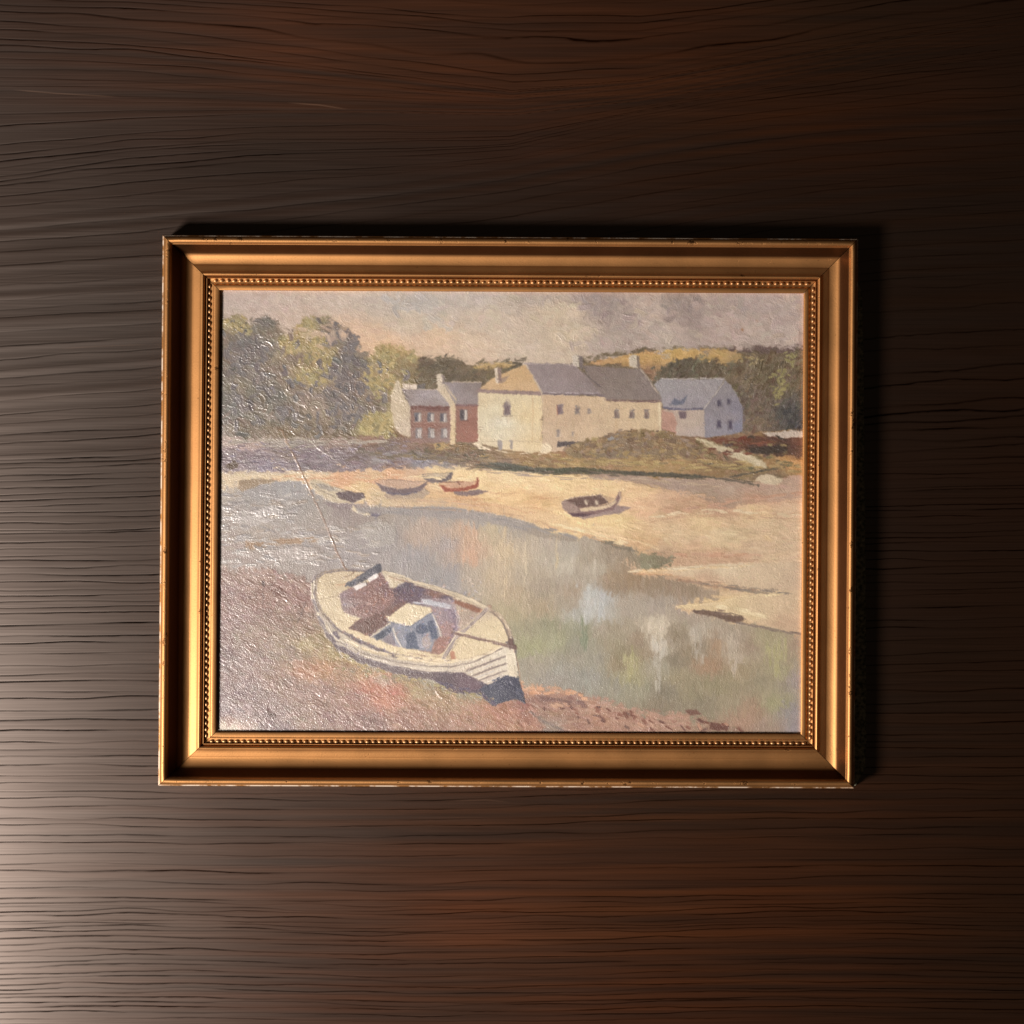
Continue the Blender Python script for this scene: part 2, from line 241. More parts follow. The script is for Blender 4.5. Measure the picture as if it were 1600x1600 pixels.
import math
def foliage(P):
    big = [(347,500),(362,493),(384,503),(404,498),(424,499),(442,520),(456,524),(478,500),(512,499),(540,517),(562,540),(574,565),(582,550),(600,542),(640,548),(650,560),(640,600),(620,640),(610,680),(347,685)]
    dabs(P, 150, (345,490,655,690), [(120,114,114),(130,120,112),(140,124,110),(114,108,106)], 8, 15, .9, .7, 1.1, big)
    for cx, cy, rx, ry, n in [(365,506,14,8,14),(382,514,9,9,8),(450,535,12,16,18),(482,512,14,14,26),(494,540,14,18,26),(478,560,10,12,10),(490,585,22,14,34),(512,565,10,12,10),(600,558,22,14,34),(585,600,14,24,30),(612,590,14,26,26),(570,655,8,6,6),(590,660,20,16,36),(602,675,14,10,16),(640,560,10,8,10)]:
        for k in range(n):
            x, y = cx+rng.normal(0, rx*.5), cy+rng.normal(0, ry*.5)
            c = np.array([(178,158,98),(166,150,96),(188,166,104),(150,138,94),(172,160,108)][rng.integers(5)], np.float32)+rng.normal(0, 6)
            P.stroke(x, y, rng.normal(.8, .8), rng.uniform(3, 7), rng.uniform(6, 12), c, rng.uniform(.6, 1.5), rng.normal(0, 2))
    for cx, cy, rx, ry, n in [(520,525,16,16,22),(548,545,12,22,24),(530,590,18,20,24),(400,550,20,18,22),(372,560,18,20,18),(560,600,16,22,20),(540,640,20,20,20),(445,650,12,16,12),(376,635,16,16,14)]:
        for k in range(n):
            x, y = cx+rng.normal(0, rx*.5), cy+rng.normal(0, ry*.5)
            c = np.array([(120,110,110),(112,106,108),(128,116,114),(122,116,118)][rng.integers(4)], np.float32)+rng.normal(0, 5)
            P.stroke(x, y, rng.normal(.8, .6), rng.uniform(4, 8), rng.uniform(7, 14), c, rng.uniform(.5, 1.3), rng.normal(0, 2))
    # ragged crown edge
    edge = [(362,492),(384,502),(404,497),(424,498),(440,512),(458,520),(478,498),(497,493),(526,504),(552,523),(562,536),(572,552),(598,538),(622,538),(650,552)]
    for i in range(len(edge)-1):
        for k in range(5):
            t = rng.uniform(); x = edge[i][0]*(1-t)+edge[i+1][0]*t; y = edge[i][1]*(1-t)+edge[i+1][1]*t
            w = P.C[min(int((y+6-CY0)*PS), PH-1), int((x-CX0)*PS)]
            P.stroke(x+rng.normal(0, 2), y-rng.uniform(-2, 2), rng.uniform(0, 3.1), rng.uniform(1.5, 3.5), rng.uniform(3, 7), w*.97, .8)
    # wood at the right
    for cx, cy, rx, ry, n, cs in [(1222,590,12,24,26,[(150,142,88),(158,148,92),(142,132,84)]),(1234,560,10,10,10,[(150,142,90)]),(1215,620,8,12,12,[(152,142,88)]),(1180,565,14,6,10,[(160,146,104),(150,132,96)]),
                                  (1060,575,26,8,16,[(92,84,70),(98,90,72)]),(1235,645,14,14,22,[(74,74,76),(84,82,80)]),(1170,600,14,20,16,[(128,110,84),(110,98,82)]),(1190,650,20,16,20,[(136,116,92),(118,104,90)]),(1100,572,20,8,12,[(106,94,74)]),
                                  (745,590,30,14,24,[(100,88,70),(114,100,74)]),(690,575,30,12,24,[(98,88,72),(112,100,78)]),(780,600,20,10,10,[(130,110,74)])]:
        for k in range(n):
            P.stroke(cx+rng.normal(0, rx*.5), cy+rng.normal(0, ry*.5), rng.normal(-.6, .7), rng.uniform(2.5, 5), rng.uniform(5, 10), np.array(cs[rng.integers(len(cs))], np.float32)+rng.normal(0, 4), rng.uniform(.4, 1.1))
    for x, y in ((1183,500),(1160,515)): P.stroke(x, y, 1, 4, 5, np.array((168,128,98), np.float32), .3)
    # cloud masses laid in with the knife
    for cx, cy, rx, ry, col, n in ((880,490,34,22,(208,190,166),26),(905,520,30,14,(206,188,164),18),(945,478,40,20,(162,146,142),30),(980,505,34,16,(172,156,148),20),(1020,490,30,22,(196,178,164),26),(1070,478,34,24,(160,144,140),30),(1050,520,44,12,(192,174,162),22),
                                   (1110,470,30,14,(184,166,156),18),(1140,505,34,22,(194,174,164),26),(1185,480,34,22,(182,164,156),22),(1225,515,34,18,(196,178,166),24),(1235,470,24,12,(198,180,168),14),(840,465,30,12,(178,164,156),18),(930,540,50,10,(184,166,156),20),(760,500,40,18,(204,188,168),18),(800,475,30,14,(188,174,160),16),(690,500,34,22,(194,182,172),18),(520,520,60,14,(218,188,158),20),(430,475,60,16,(206,186,174),20),(640,475,30,16,(186,182,178),14)):
        for k in range(n):
            x, y = cx+rng.normal(0, rx*.55), cy+rng.normal(0, ry*.55)
            if not (346 < x < 1252 and 454 < y < 542): continue
            P.stroke(x, y, rng.choice([-.75, .6, .1])+rng.normal(0, .35), rng.uniform(4, 10), rng.uniform(9, 24), np.array(col, np.float32)*.75+.25*P.C[int((y-CY0)*PS), int((x-CX0)*PS)]+rng.normal(0, 4)+rng.normal(0, 2, 3), rng.uniform(.3, 1.0), rng.normal(0, 3), .8)

def window(P, x0, y0, x1, y1, col, lite=None, arch=False, sill=None):
    col = tuple(.68*c+.32*155 for c in col)
    if lite: lite = tuple(.8*c+.2*130 for c in lite)
    p = [(x0,y0),(x1,y0),(x1,y1),(x0,y1)]
    if arch: p = [(x0,y0+5),((x0*2+x1)/3,y0),((x0+2*x1)/3,y0),(x1,y0+6),(x1,y1),(x0,y1)]
    P.poly(p, col, .5, z=.1)
    if lite: P.poly([(x1-(x1-x0)*.38,y0+1),(x1,y0+1),(x1,y1-1),(x1-(x1-x0)*.38,y1-1)], lite, .5, z=.3)
    if sill: P.line([(x0-1.5,y1+.8),(x1+1.5,y1+.4)], 1.2, sill, .8)

def houses(P):
    cream = fld([(755,625,214,196,158),(775,640,214,204,172),(785,660,216,210,188),(780,680,216,208,180),(800,640,220,202,158),(825,650,222,200,152),(835,690,224,202,156),(760,690,218,202,168),(800,698,228,208,168)])
    buff = fld([(860,630,202,174,140),(900,650,202,174,142),(940,640,208,182,146),(990,635,212,186,148),(1020,660,210,186,148),(870,690,204,178,148),(920,680,206,180,146)])
    # terraced pair at the left
    P.poly([(620,594),(624,594),(628,612),(641,634),(641,683),(628,680),(617,668),(611,640),(612,616)], fld([(620,605,206,190,162),(620,640,204,186,156),(635,670,206,188,164)]), 1.2, z=.5)
    P.poly([(629,600),(652,600),(652,608),(629,608)], (222,206,188), .6, z=.4); P.line([(640,599),(640,608)], 1, (150,130,118))
    P.poly([(652,601),(665,600),(664,609),(652,608)], (110,104,102), .8)
    P.poly([(627,608),(684,608),(706,631),(706,636),(641,636)], fld([(640,615,150,136,134),(660,618,160,150,156),(690,625,160,150,150),(670,632,156,142,142)]), .8, z=.3)
    P.line([(645,616),(660,617),(672,614),(684,618),(690,628),(700,630)], 1, (186,176,182), .8); P.line([(628,608),(684,609)], 1.3, (196,180,160), .8)
    P.poly([(641,639),(704,637),(704,692),(641,692)], fld([(650,645,146,112,100),(690,650,148,114,104),(650,680,146,114,104),(690,685,150,124,118),(670,665,152,106,92)]), .7)
    P.poly([(641,634),(704,635),(700,641),(670,643),(643,639)], (116,74,68), .8)
    for x in (648,668,688):
        window(P, x, 645, x+10, 659, (94,90,102), (196,186,178), sill=(190,172,156)); window(P, x+1, 669, x+11, 685, (120,110,114), (206,198,192))
    P.poly([(683,586),(687,583),(692,585),(694,600),(712,625),(712,694),(704,694),(704,634),(684,610)], fld([(687,590,212,198,176),(700,622,202,184,156),(708,640,214,190,152),(708,680,218,194,150)]), .8, z=.4)
    P.poly([(690,586),(694,586),(695,600),(691,600)], (150,136,130), .5)
    P.poly([(692,597),(753,597),(752,612),(747,633),(712,633)], fld([(705,610,154,144,148),(730,620,150,138,140),(740,603,134,122,120),(748,610,136,122,120)]), .8, z=.2)
    P.line([(705,597),(752,597)], 1.6, (196,178,156), .9); P.line([(697,600),(712,622),(712,634)], 1.2, (186,168,146), .7)
    P.poly([(712,633),(747,633),(747,691),(713,691)], fld([(720,640,148,106,94),(740,650,156,106,90),(725,680,158,108,92),(740,685,160,106,90)]), .8, z=.2)
    P.line([(712,633),(747,633)], 2, (124,90,92), .8)
    window(P, 719, 640, 730, 657, (92,80,84), (196,186,176), sill=(96,62,56))
    # the tall cream house
    P.poly([(748,609),(766,593),(790,582),(812,573),(820,570),(831,585),(844,612)], fld([(760,603,202,168,122),(790,590,204,168,116),(820,585,204,168,116),(820,605,204,170,124)]), .7, z=.3)
    P.poly([(783,592),(796,586),(790,596),(781,600)], (164,138,116), .8)
    P.poly([(772,575),(778,574),(778,588),(780,600),(775,598)], (214,198,178), .6, z=.4); P.poly([(778,576),(783,576),(784,594),(779,600)], (146,122,114), .6)
    P.poly([(747,613),(846,617),(848,704),(830,709),(815,705),(790,703),(762,696),(747,692)], cream, .8, z=.25)
    P.poly([(747,608),(845,612),(846,618),(747,613.5)], (146,122,118), .8)
    P.line([(749,690),(800,689),(845,691)], .9, (176,156,128), .7)
    for x in (832,846): P.line([(x,618),(x+1,640),(x-.5,690)], .9, (200,158,110), .7)
    P.line([(839,618),(840,690)], 2, (226,206,160), .6)
    window(P, 787, 626, 798, 649, (128,108,108), arch=True); P.line([(784,651),(800,650)], 1, (140,116,104))
    P.line([(787,630),(787,648)], .9, (180,150,120)); P.line([(779,620),(780,624)], 1, (180,160,132), .6)
    window(P, 778, 688, 785, 704, (168,156,152)); window(P, 797, 688, 801, 702, (160,146,140))
    P.poly([(738,692),(748,689),(756,697),(768,703),(750,702)], (228,212,180), 1.2, z=.6)
    # long range behind it
    P.poly([(820,567),(896,569),(920,590),(946,618),(848,616),(834,590)], fld([(840,575,146,132,134),(900,585,146,130,130),(870,605,150,136,138),(930,610,144,130,130)]), .8, z=.2)
    P.line([(822,568),(834,590),(848,615)], 1.4, (190,172,152), .8); P.line([(850,613),(900,614),(944,614)], 1.4, (176,166,172), .6, dry=.4)
    P.poly([(911,571),(989,576),(1001,575),(1018,598),(1036,626),(946,624),(920,592)], fld([(930,585,134,118,112),(970,600,136,122,114),(1010,605,138,124,120),(960,618,140,126,120)]), .8, z=.2)
    P.line([(907,572),(918,588),(940,606)], 1.2, (92,82,82), .7)
    P.line([(1002,577),(1016,594),(1037,626)], 1.3, (184,170,152), .8)
    P.poly([(894,556),(898,554),(905,555),(905,574),(895,571)], (198,188,172), .7, z=.5); P.poly([(905,556),(911,556),(911,578),(905,574)], (122,110,108), .6)
    P.poly([(983,558),(987,554),(996,555),(997,575),(983,573)], (200,188,168), .7, z=.5); P.poly([(996,556),(1000,557),(1000,576),(996,575)], (132,116,104), .6)
    P.poly([(848,617),(946,620),(946,627),(1034,628),(1034,676),(1000,690),(960,690),(905,702),(862,706),(848,706)], buff, .8, z=.2)
    P.line([(848,615),(944,617)], 2.4, (116,100,106), .85); P.line([(946,625),(990,627),(1035,626)], 2.2, (128,98,98), .85)
    P.line([(940,622),(946,628)], 2, (222,200,164), .8); P.line([(1030,628),(1031,672)], 3.5, (222,204,166), .8)
    window(P, 871, 632, 880, 648, (130,104,108)); P.line([(871,633),(871,648)], 1, (176,104,80))
    window(P, 899, 634, 906, 647, (128,112,106)); window(P, 917, 638, 924, 647, (150,130,120)); P.line([(917,642),(924,642)], 1, (200,178,150)); P.line([(899,641),(906,641)], .8, (190,170,150))
    for x in (960,984,1007):
        window(P, x, 640, x+7.5, 654, (134,114,104), sill=(226,200,150)); P.line([(x+4,642),(x+4,653)], .8, (186,164,140), .7)
    window(P, 870, 671, 875, 683, (156,136,124)); window(P, 894, 674, 897, 682, (168,146,130)); P.line([(869,683),(877,682),(877,672)], .8, (226,204,176))
    for x in (890,935,975,1010): P.line([(x,660),(x+rng.uniform(-1, 1),685)], .8, (214,192,160), .5)
    P.poly([(848,694),(856,692),(864,700),(860,708),(842,709)], (230,212,178), 1, z=.6)
    P.poly([(871,690),(907,690),(907,697),(871,698)], (92,82,84), .8)
    # grey house at the right
    P.poly([(1022,600),(1033,592),(1080,593),(1133,592),(1118,615),(1101,638),(1060,639),(1036,637),(1032,618)], fld([(1040,605,158,154,158),(1080,600,162,156,160),(1110,605,160,154,158),(1060,625,158,152,160),(1090,630,156,150,158)]), .8, z=.25)
    P.poly([(1047,633),(1054,622),(1063,626),(1076,616),(1068,632)], (108,112,132), .7)
    P.line([(1034,592),(1132,591)], 1.2, (192,184,180), .8)
    P.poly([(1036,640),(1101,640),(1101,683),(1056,681),(1036,675)], fld([(1050,650,186,164,150),(1080,660,192,174,158),(1095,675,188,172,164)]), .7, z=.1)
    P.poly([(1034,641),(1051,644),(1058,660),(1056,680),(1034,674)], (188,144,126), 1)
    P.line([(1036,637),(1070,640),(1101,638)], 2.6, (102,98,122), .9)
    P.poly([(1060,643),(1072,643),(1072,655),(1063,654)], (122,104,110), .7)
    P.poly([(1101,638),(1120,613),(1134,594),(1142,602),(1154,622),(1161,640),(1160,674),(1142,679),(1101,684)], fld([(1130,605,148,142,148),(1120,640,144,138,146),(1150,640,138,134,150),(1120,670,150,146,158),(1155,665,134,136,160),(1140,655,148,140,148)]), .8, z=.15)
    for x, y, h in ((1121,624,12),(1136,623,10),(1120,656,15),(1137,656,15)):
        window(P, x, y, x+7.5, y+h, (96,88,106)); P.line([(x+4,y+1),(x+4,y+h)], .8, (150,142,150), .8); P.line([(x,y+h/2),(x+7,y+h/2)], .8, (140,132,142), .6)
    P.line([(1134,593),(1101,637)], 1.1, (180,172,168), .7); P.line([(1162,636),(1163,674)], 2, (104,100,124), .7, dry=.6)

def bank(P):
    hump = [(880,702),(905,690),(935,683),(965,677),(980,672),(1020,672),(1045,674),(1060,682),(1085,694),(1105,706),(1095,716),(1040,718),(940,716),(890,714)]
    P.poly(hump, fld([(900,700,148,126,92),(930,692,146,122,86),(970,685,150,128,104),(1000,678,136,114,74),(1035,680,134,112,74),(1060,690,150,128,96),(1080,702,132,110,84),(950,706,132,116,98),(1000,705,140,120,98),(920,710,140,122,90)]), 2)
    dabs(P, 120, (880,670,1110,722), [(152,122,86),(140,112,76),(156,132,108),(132,108,94),(170,144,96),(124,100,74)], 5, 9, -.3, .8, .8, hump)
    P.poly([(944,682),(965,677),(972,684),(955,690)], (150,148,148), 1.2, z=.4)
    dabs(P, 60, (1090,690,1240,735), [(142,124,84),(124,108,74),(160,142,92),(112,98,76)], 4, 14, .25, .3, .7)
    P.poly([(1086,684),(1100,686),(1130,697),(1165,708),(1196,722),(1198,734),(1182,732),(1150,716),(1110,700)], fld([(1100,690,188,172,132),(1140,704,204,190,158),(1180,722,204,188,150)]), 1.8, z=.8)
    P.poly([(1192,676),(1230,673),(1265,672),(1265,684),(1225,684),(1200,682)], (200,184,168), 1.8, z=.7)
    dabs(P, 26, (1110,682,1255,712), [(132,78,56),(120,74,56),(78,62,54),(96,68,56)], 4, 16, .08, .2, .6)
    P.poly([(1170,700),(1215,696),(1232,703),(1200,710),(1175,707)], (72,60,52), 1.5)
    for k in range(70):
        x = rng.uniform(750, 1250); y = 722+8*np.sin(x/60)+rng.normal(0, 4)+(x-1000)*.012
        P.stroke(x, y, rng.normal(.08, .12), rng.uniform(2.5, 5), rng.uniform(10, 24), np.array([(178,150,96),(164,138,86),(148,124,86),(182,154,96)][rng.integers(4)], np.float32)+rng.normal(0, 5), .8)
    P.poly([(748,727),(765,723),(785,722),(800,725),(830,730),(870,732),(910,730),(950,734),(1000,737),(1050,739),(1090,742),(1110,746),(1080,748),(1020,744),(960,741),(900,740),(850,741),(810,737),(775,734)],
           fld([(770,728,96,98,88),(820,732,88,90,80),(870,735,86,88,70),(930,735,96,92,70),(1000,740,84,82,70),(1080,744,90,86,74)]), 1.6)
    for a, b in (((1090,743),(1150,752)),((1140,746),(1190,735)),((1150,751),(1185,759)),((1180,737),(1215,732)),((1000,739),(1080,746))): P.line([a, b], 2.6, (88,84,74), .8, 1.5)
    P.poly([(1180,750),(1186,743),(1200,741),(1212,744),(1224,750),(1215,757),(1195,757)], (208,190,158), 1.5, z=.6)
    P.poly([(678,694),(690,691),(700,697),(690,704),(680,702)], (182,152,96), 1.2, z=.4)
    for k in range(60):
        x = rng.uniform(640, 760); y = 706+rng.normal(0, 6)+(x-640)*.06
        P.stroke(x, y, rng.normal(.15, .4), rng.uniform(2, 4), rng.uniform(5, 14), np.array([(108,98,80),(122,108,80),(140,122,84),(98,88,74)][rng.integers(4)], np.float32)+rng.normal(0, 5), .6)
    for k in range(150):
        x = rng.uniform(347, 640); y = rng.uniform(690, 735)
        P.stroke(x, y, rng.normal(.05, .25), rng.uniform(1.6, 3.6), rng.uniform(6, 18), np.array([(150,140,160),(128,112,122),(120,104,108),(164,152,160),(140,122,132)][rng.integers(5)], np.float32)+rng.normal(0, 6), .9)
    for y, c in ((688,(178,166,150)),(692,(170,160,148)),(740,(216,198,168)),(746,(218,196,160)),(749,(220,168,124))):
        for k in range(12):
            P.stroke(rng.uniform(347, 600 if y < 700 else 520)+(80 if y == 749 else 0), y+rng.normal(0, 2), rng.normal(.02, .08), rng.uniform(2, 4), rng.uniform(14, 40), np.array(c, np.float32)+rng.normal(0, 5), .8)
    P.poly([(1095,-1)]*3, (0,0,0))
    P.poly([(355,725),(364,720),(372,724),(370,732),(360,734),(355,730)], (96,74,54), 1.5); P.line([(372,724),(404,723)], 1, (90,78,84), .8)
    P.poly([(374,750),(420,748),(438,751),(412,756),(395,762),(378,768),(372,764)], (160,136,106), 1.8)
    P.poly([(382,842),(440,842),(520,838),(500,846),(440,851),(415,855),(384,862)], (164,132,100), 2)

def small_boats(P):
    # white boat by the left bank
    P.poly([(484,750),(500,751),(520,760),(545,768),(568,772),(571,780),(555,786),(530,788),(508,780),(492,768),(484,758)], (206,190,160), .8, z=.4)
    P.poly([(492,754),(505,756),(530,768),(515,768),(498,762)], (168,158,146), 1.0)
    P.poly([(524,770),(545,767),(568,771),(570,778),(552,786),(534,780)], (104,86,90), 1.2)
    P.line([(487,755),(500,767),(525,776),(540,780)], 1.2, (120,104,92), .8); P.line([(500,757),(520,762),(548,768)], .9, (130,116,106), .8)
    P.poly([(505,786),(540,786),(560,790),(545,796),(515,792)], (142,126,128), 2)
    P.poly([(551,788),(556,794),(572,800),(584,802),(575,806),(558,802),(549,796)], (212,196,164), .8, z=.3)
    P.poly([(576,798),(590,797),(598,801),(590,808),(580,806)], (112,104,124), 1.5); P.line([(588,808),(587,818)], 2, (126,118,130), .7)
    # grey rowing boat
    P.poly([(600,772),(660,762),(672,768),(655,784),(612,786)], (180,158,134), 1.5)
    P.poly([(585,752),(600,760),(625,764),(650,762),(668,751),(667,758),(656,768),(636,773),(612,774),(596,765)], (120,102,106), .7, z=.3)
    P.poly([(590,753),(610,749),(640,751),(660,753),(650,760),(622,763),(602,759)], (198,164,138), .8)
    P.line([(585,751),(612,749),(645,752),(667,752)], 1, (140,116,106), .8); P.line([(606,770),(630,773),(650,769)], 3, (100,92,112), .8)
    P.line([(595,758),(622,764),(655,759)], 1, (160,144,138), .8)
    # small dark boat
    P.poly([(659,741),(675,747),(696,746),(705,738),(708,740),(704,749),(690,754),(674,754),(663,749)], (112,100,104), .6, z=.3)
    P.poly([(664,742),(680,740),(702,741),(696,747),(676,748)], (198,178,148), .8); P.line([(660,741),(706,739)], .9, (120,104,96), .8)
    P.line([(680,746),(685,742)], 1.2, (214,200,176)); P.line([(668,752),(720,753)], 1.6, (128,102,98), .8)
    # red rowing boat
    P.poly([(706,766),(725,768),(745,765),(763,767),(750,773),(728,775),(712,773)], (128,106,106), 1)
    P.poly([(686,756),(700,763),(722,762),(742,757),(746,748),(749,751),(746,762),(730,766),(712,768),(696,769),(690,763)], (158,78,54), .6, z=.4)
    P.poly([(690,757),(712,754),(742,752),(740,758),(720,762),(702,763)], (206,162,130), .8)
    P.line([(687,755),(715,753),(744,752)], 1, (140,70,52), .9); P.line([(714,753),(718,757)], 1.6, (120,76,66)); P.line([(746,747),(747,760)], 2.4, (148,76,54)); P.line([(693,758),(703,765),(716,765)], 1.2, (190,120,92), .8)
    P.line([(762,769),(785,772),(812,771)], 1, (196,150,106), .8)
    for a, b in (((776,772),(784,770)),((833,776),(862,779)),((842,780),(870,777)),((690,781),(780,780)),((760,790),(850,796)),((610,792),(700,796))): P.line([a, b], 1.4, (196,142,96), .7, 2, dry=.4)
    # tan rowing boat
    P.poly([(900,805),(940,800),(965,790),(988,792),(970,802),(940,806),(912,812)], (158,134,130), 1)
    P.poly([(877,784),(885,780),(906,792),(906,805),(900,808),(888,803),(879,794)], (160,134,124), .6, z=.3)
    P.poly([(883,782),(900,777),(938,773),(952,785),(930,791),(906,793)], (112,86,78), .6)
    P.poly([(938,773),(952,785),(962,778),(950,776)], (196,164,128), .7)
    P.line([(884,781),(900,777),(938,773),(950,783)], 1.2, (196,172,148)); 
    P.poly([(905,793),(930,791),(952,787),(963,780),(966,769),(971,769),(970,782),(958,796),(935,803),(905,806)], (136,106,104), .6, z=.3)
    P.poly([(906,794),(930,792),(952,788),(963,781),(964,786),(950,794),(930,798),(908,799)], (214,190,154), .6, z=.4)
    P.poly([(888,803),(905,802),(930,803),(912,808),(897,808)], (88,60,72), .7)
    P.line([(967,769),(970,778),(966,788)], 2, (206,184,156))
    for x in (915,932): P.poly([(x-3,783),(x,781),(x+3,785),(x+3,789),(x-1,788)], (202,184,162), .4)
    for k in range(46):
        x = rng.uniform(868, 960); P.line([(x,810+rng.normal(0,2)),(x+rng.uniform(-3,3),816+rng.uniform(0,8))], .9, (206,172,120), .35)
    P.line([(858,818),(884,800)], .8, (150,128,104), .6)

def shore_marks(P):
    sand = fld([(640,785,208,180,142),(760,795,216,178,132),(850,812,224,190,142),(900,825,228,198,146)])
    P.poly([(600,780),(700,778),(800,790),(880,806),(900,826),(866,834),(830,817),(790,806),(740,796),(690,791),(620,791)], sand, 1.2, .8, z=.3)
    P.poly([(556,793),(620,792),(690,792),(740,797),(790,807),(832,818),(862,833),(905,841),(900,846),(850,842),(800,824),(740,812),(660,806),(560,802)], fld([(600,798,156,148,146),(700,800,158,150,148),(780,812,160,152,148),(860,838,158,146,132)]), 1.4, .9)
    P.poly([(1050,868),(1100,866),(1160,870),(1190,876),(1120,882),(1040,886)], (198,160,126), 2, .8)
    P.poly([(984,892),(1010,888),(1060,885),(1120,881),(1200,880),(1265,878),(1265,925),(1210,923),(1160,917),(1110,907),(1060,899),(1010,897)], fld([(1000,893,222,184,134),(1080,890,216,194,158),(1130,888,220,200,166),(1200,895,212,188,154),(1100,903,200,166,134),(1250,910,206,180,150)]), 1.3, .92, z=.3)
    P.poly([(1054,948),(1090,944),(1130,940),(1160,930),(1210,925),(1265,922),(1265,992),(1225,985),(1190,976),(1165,966),(1120,957),(1085,953)], fld([(1070,948,220,194,146),(1130,948,222,198,150),(1180,955,214,190,150),(1240,940,214,188,152),(1230,975,206,174,140)]), 1.3, .92, z=.3)
    for k in range(190):                    # loaded horizontal touches in the shallow water at the left
        x = 348+240*rng.uniform()**1.5; y = rng.uniform(768 if x < 470 else 822, 885)
        P.stroke(x, y, rng.normal(.02, .12), rng.uniform(2.5, 6), rng.uniform(10, 28), np.array([(176,168,164),(160,154,154),(186,180,176),(168,154,142)][rng.integers(4)], np.float32)+rng.normal(0, 5), rng.uniform(.4, 1.6), rng.normal(0, 2))
    P.poly([(398,800),(412,792),(430,790),(444,796),(440,806),(420,804),(404,808)], (196,190,188), 2, .9, z=1.0); P.poly([(360,806),(400,804),(430,812),(400,822),(365,816)], (188,182,180), 3, .7, z=.6)  # pale passages of the picture, with surface glints painted in
    P.poly([(420,860),(470,852),(500,858),(480,872),(430,876)], (190,180,176), 3, .6, z=.8); P.poly([(560,820),(590,812),(618,818),(616,850),(580,856)], (176,170,162), 3, .6, z=.4)
    P.line([(620,792),(700,797),(760,800),(810,806),(850,818),(862,826)], 2.2, (180,140,106), .6, 2, dry=.5)
    P.line([(880,822),(940,832),(1000,846),(1030,858)], 3, (232,204,154), .6, 1.5, z=.5); P.line([(875,826),(930,838),(985,852)], 1.6, (206,160,112), .6)
    P.poly([(930,845),(960,846),(985,856),(1000,863),(980,860),(955,854)], (130,120,102), 1.5)
    P.poly([(1000,866),(1020,866),(1046,872),(1052,878),(1030,886),(1004,890),(1000,880)], fld([(1010,872,142,136,106),(1035,878,136,126,100),(1010,886,150,146,118)]), 2.5)
    dabs(P, 22, (1000,864,1050,888), [(124,120,92),(150,146,116),(132,124,98)], 2.5, 8, .3, .5, .5)
    P.line([(984,893),(1040,890),(1120,886),(1160,886)], 2.6, (224,192,140), .7, 1, z=.5); P.line([(990,897),(1050,898)], 1.6, (210,150,96), .6)
    P.line([(1060,906),(1090,910),(1120,918)], 4, (160,124,96), .7, 1.5); P.line([(1090,912),(1150,918),(1215,922)], 2.4, (140,126,112), .7, 1.5, dry=.3); P.line([(1140,920),(1200,928)], 4, (132,118,104), .7, 2)
    P.poly([(1080,954),(1110,954),(1140,957),(1162,962),(1162,971),(1140,972),(1120,964),(1090,960)], (116,92,78), 1.5)
    P.line([(1150,972),(1190,980),(1230,988),(1262,992)], 3, (138,120,108), .8, 1.5); P.line([(1060,948),(1085,945),(1120,942)], 3, (224,198,148), .7, z=.5)
    P.poly([(1100,945),(1150,948),(1195,962),(1180,970),(1165,964),(1120,958)], (218,194,148), 2, z=.5)
    P.line([(1090,805),(1180,806),(1260,800)], 1.4, (200,160,120), .5, 2); P.line([(1000,810),(1080,806),(1255,815)], 1.2, (196,168,128), .4, 2)
    # reflections pulled down through the water
    for x, w, y0, y1, c in ((1026,24,972,1010,(206,194,172)),(1028,15,1000,1045,(192,186,172)),(1029,8,1040,1076,(182,176,160)),(1090,14,980,1030,(180,170,154)),(1143,11,992,1036,(184,170,150)),(1148,7,1030,1052,(190,176,156)),
                            (918,10,925,975,(190,192,188)),(938,14,925,965,(182,186,186)),(870,5,820,900,(206,188,150)),(820,5,850,930,(206,190,160)),(790,6,830,940,(206,186,150)),(737,20,822,850,(204,168,138)),(735,22,860,878,(204,164,134)),(930,6,880,900,(196,186,168)),
                            (912,12,965,1010,(134,144,118)),(984,16,1018,1060,(172,166,118)),(1214,26,1000,1055,(178,172,120))):
        for k in range(int(w*.9)+3):
            xx = x+rng.normal(0, w*.3)
            P.stroke(xx, rng.uniform(y0, y1), 1.57+rng.normal(0, .06), rng.uniform(2, 4.5), rng.uniform(10, 26), np.array(c, np.float32)+rng.normal(0, 5), .5, a=.75)
    for k in range(200):
        x, y = rng.uniform(520, 900), rng.uniform(830, 960)
        c = P.C[int((y-CY0)*PS), int((x-CX0)*PS)]+rng.uniform(4, 18)
        P.line([(x,y),(x+rng.normal(0,.6),y+rng.uniform(6,26))], .9, c, .55, z=.35)
    for k in range(34):
        x = rng.uniform(860, 1160); y = 1096+(x-860)*.135+rng.uniform(0, 26)
        P.stroke(x, y, rng.normal(.5, .4), rng.uniform(2.5, 5), rng.uniform(6, 15), np.array([(124,78,64),(146,96,78),(168,124,104),(116,84,74)][rng.integers(4)], np.float32), .7)
    P.poly([(1070,1110),(1088,1108),(1096,1116),(1078,1118)], (124,88,74), 1); P.poly([(1110,1128),(1140,1134),(1136,1142),(1108,1140)], (112,72,60), 1.5)
    P.line([(828,1112),(850,1128),(880,1142)], 3.4, (118,106,102), .7, 1.5, dry=.3)

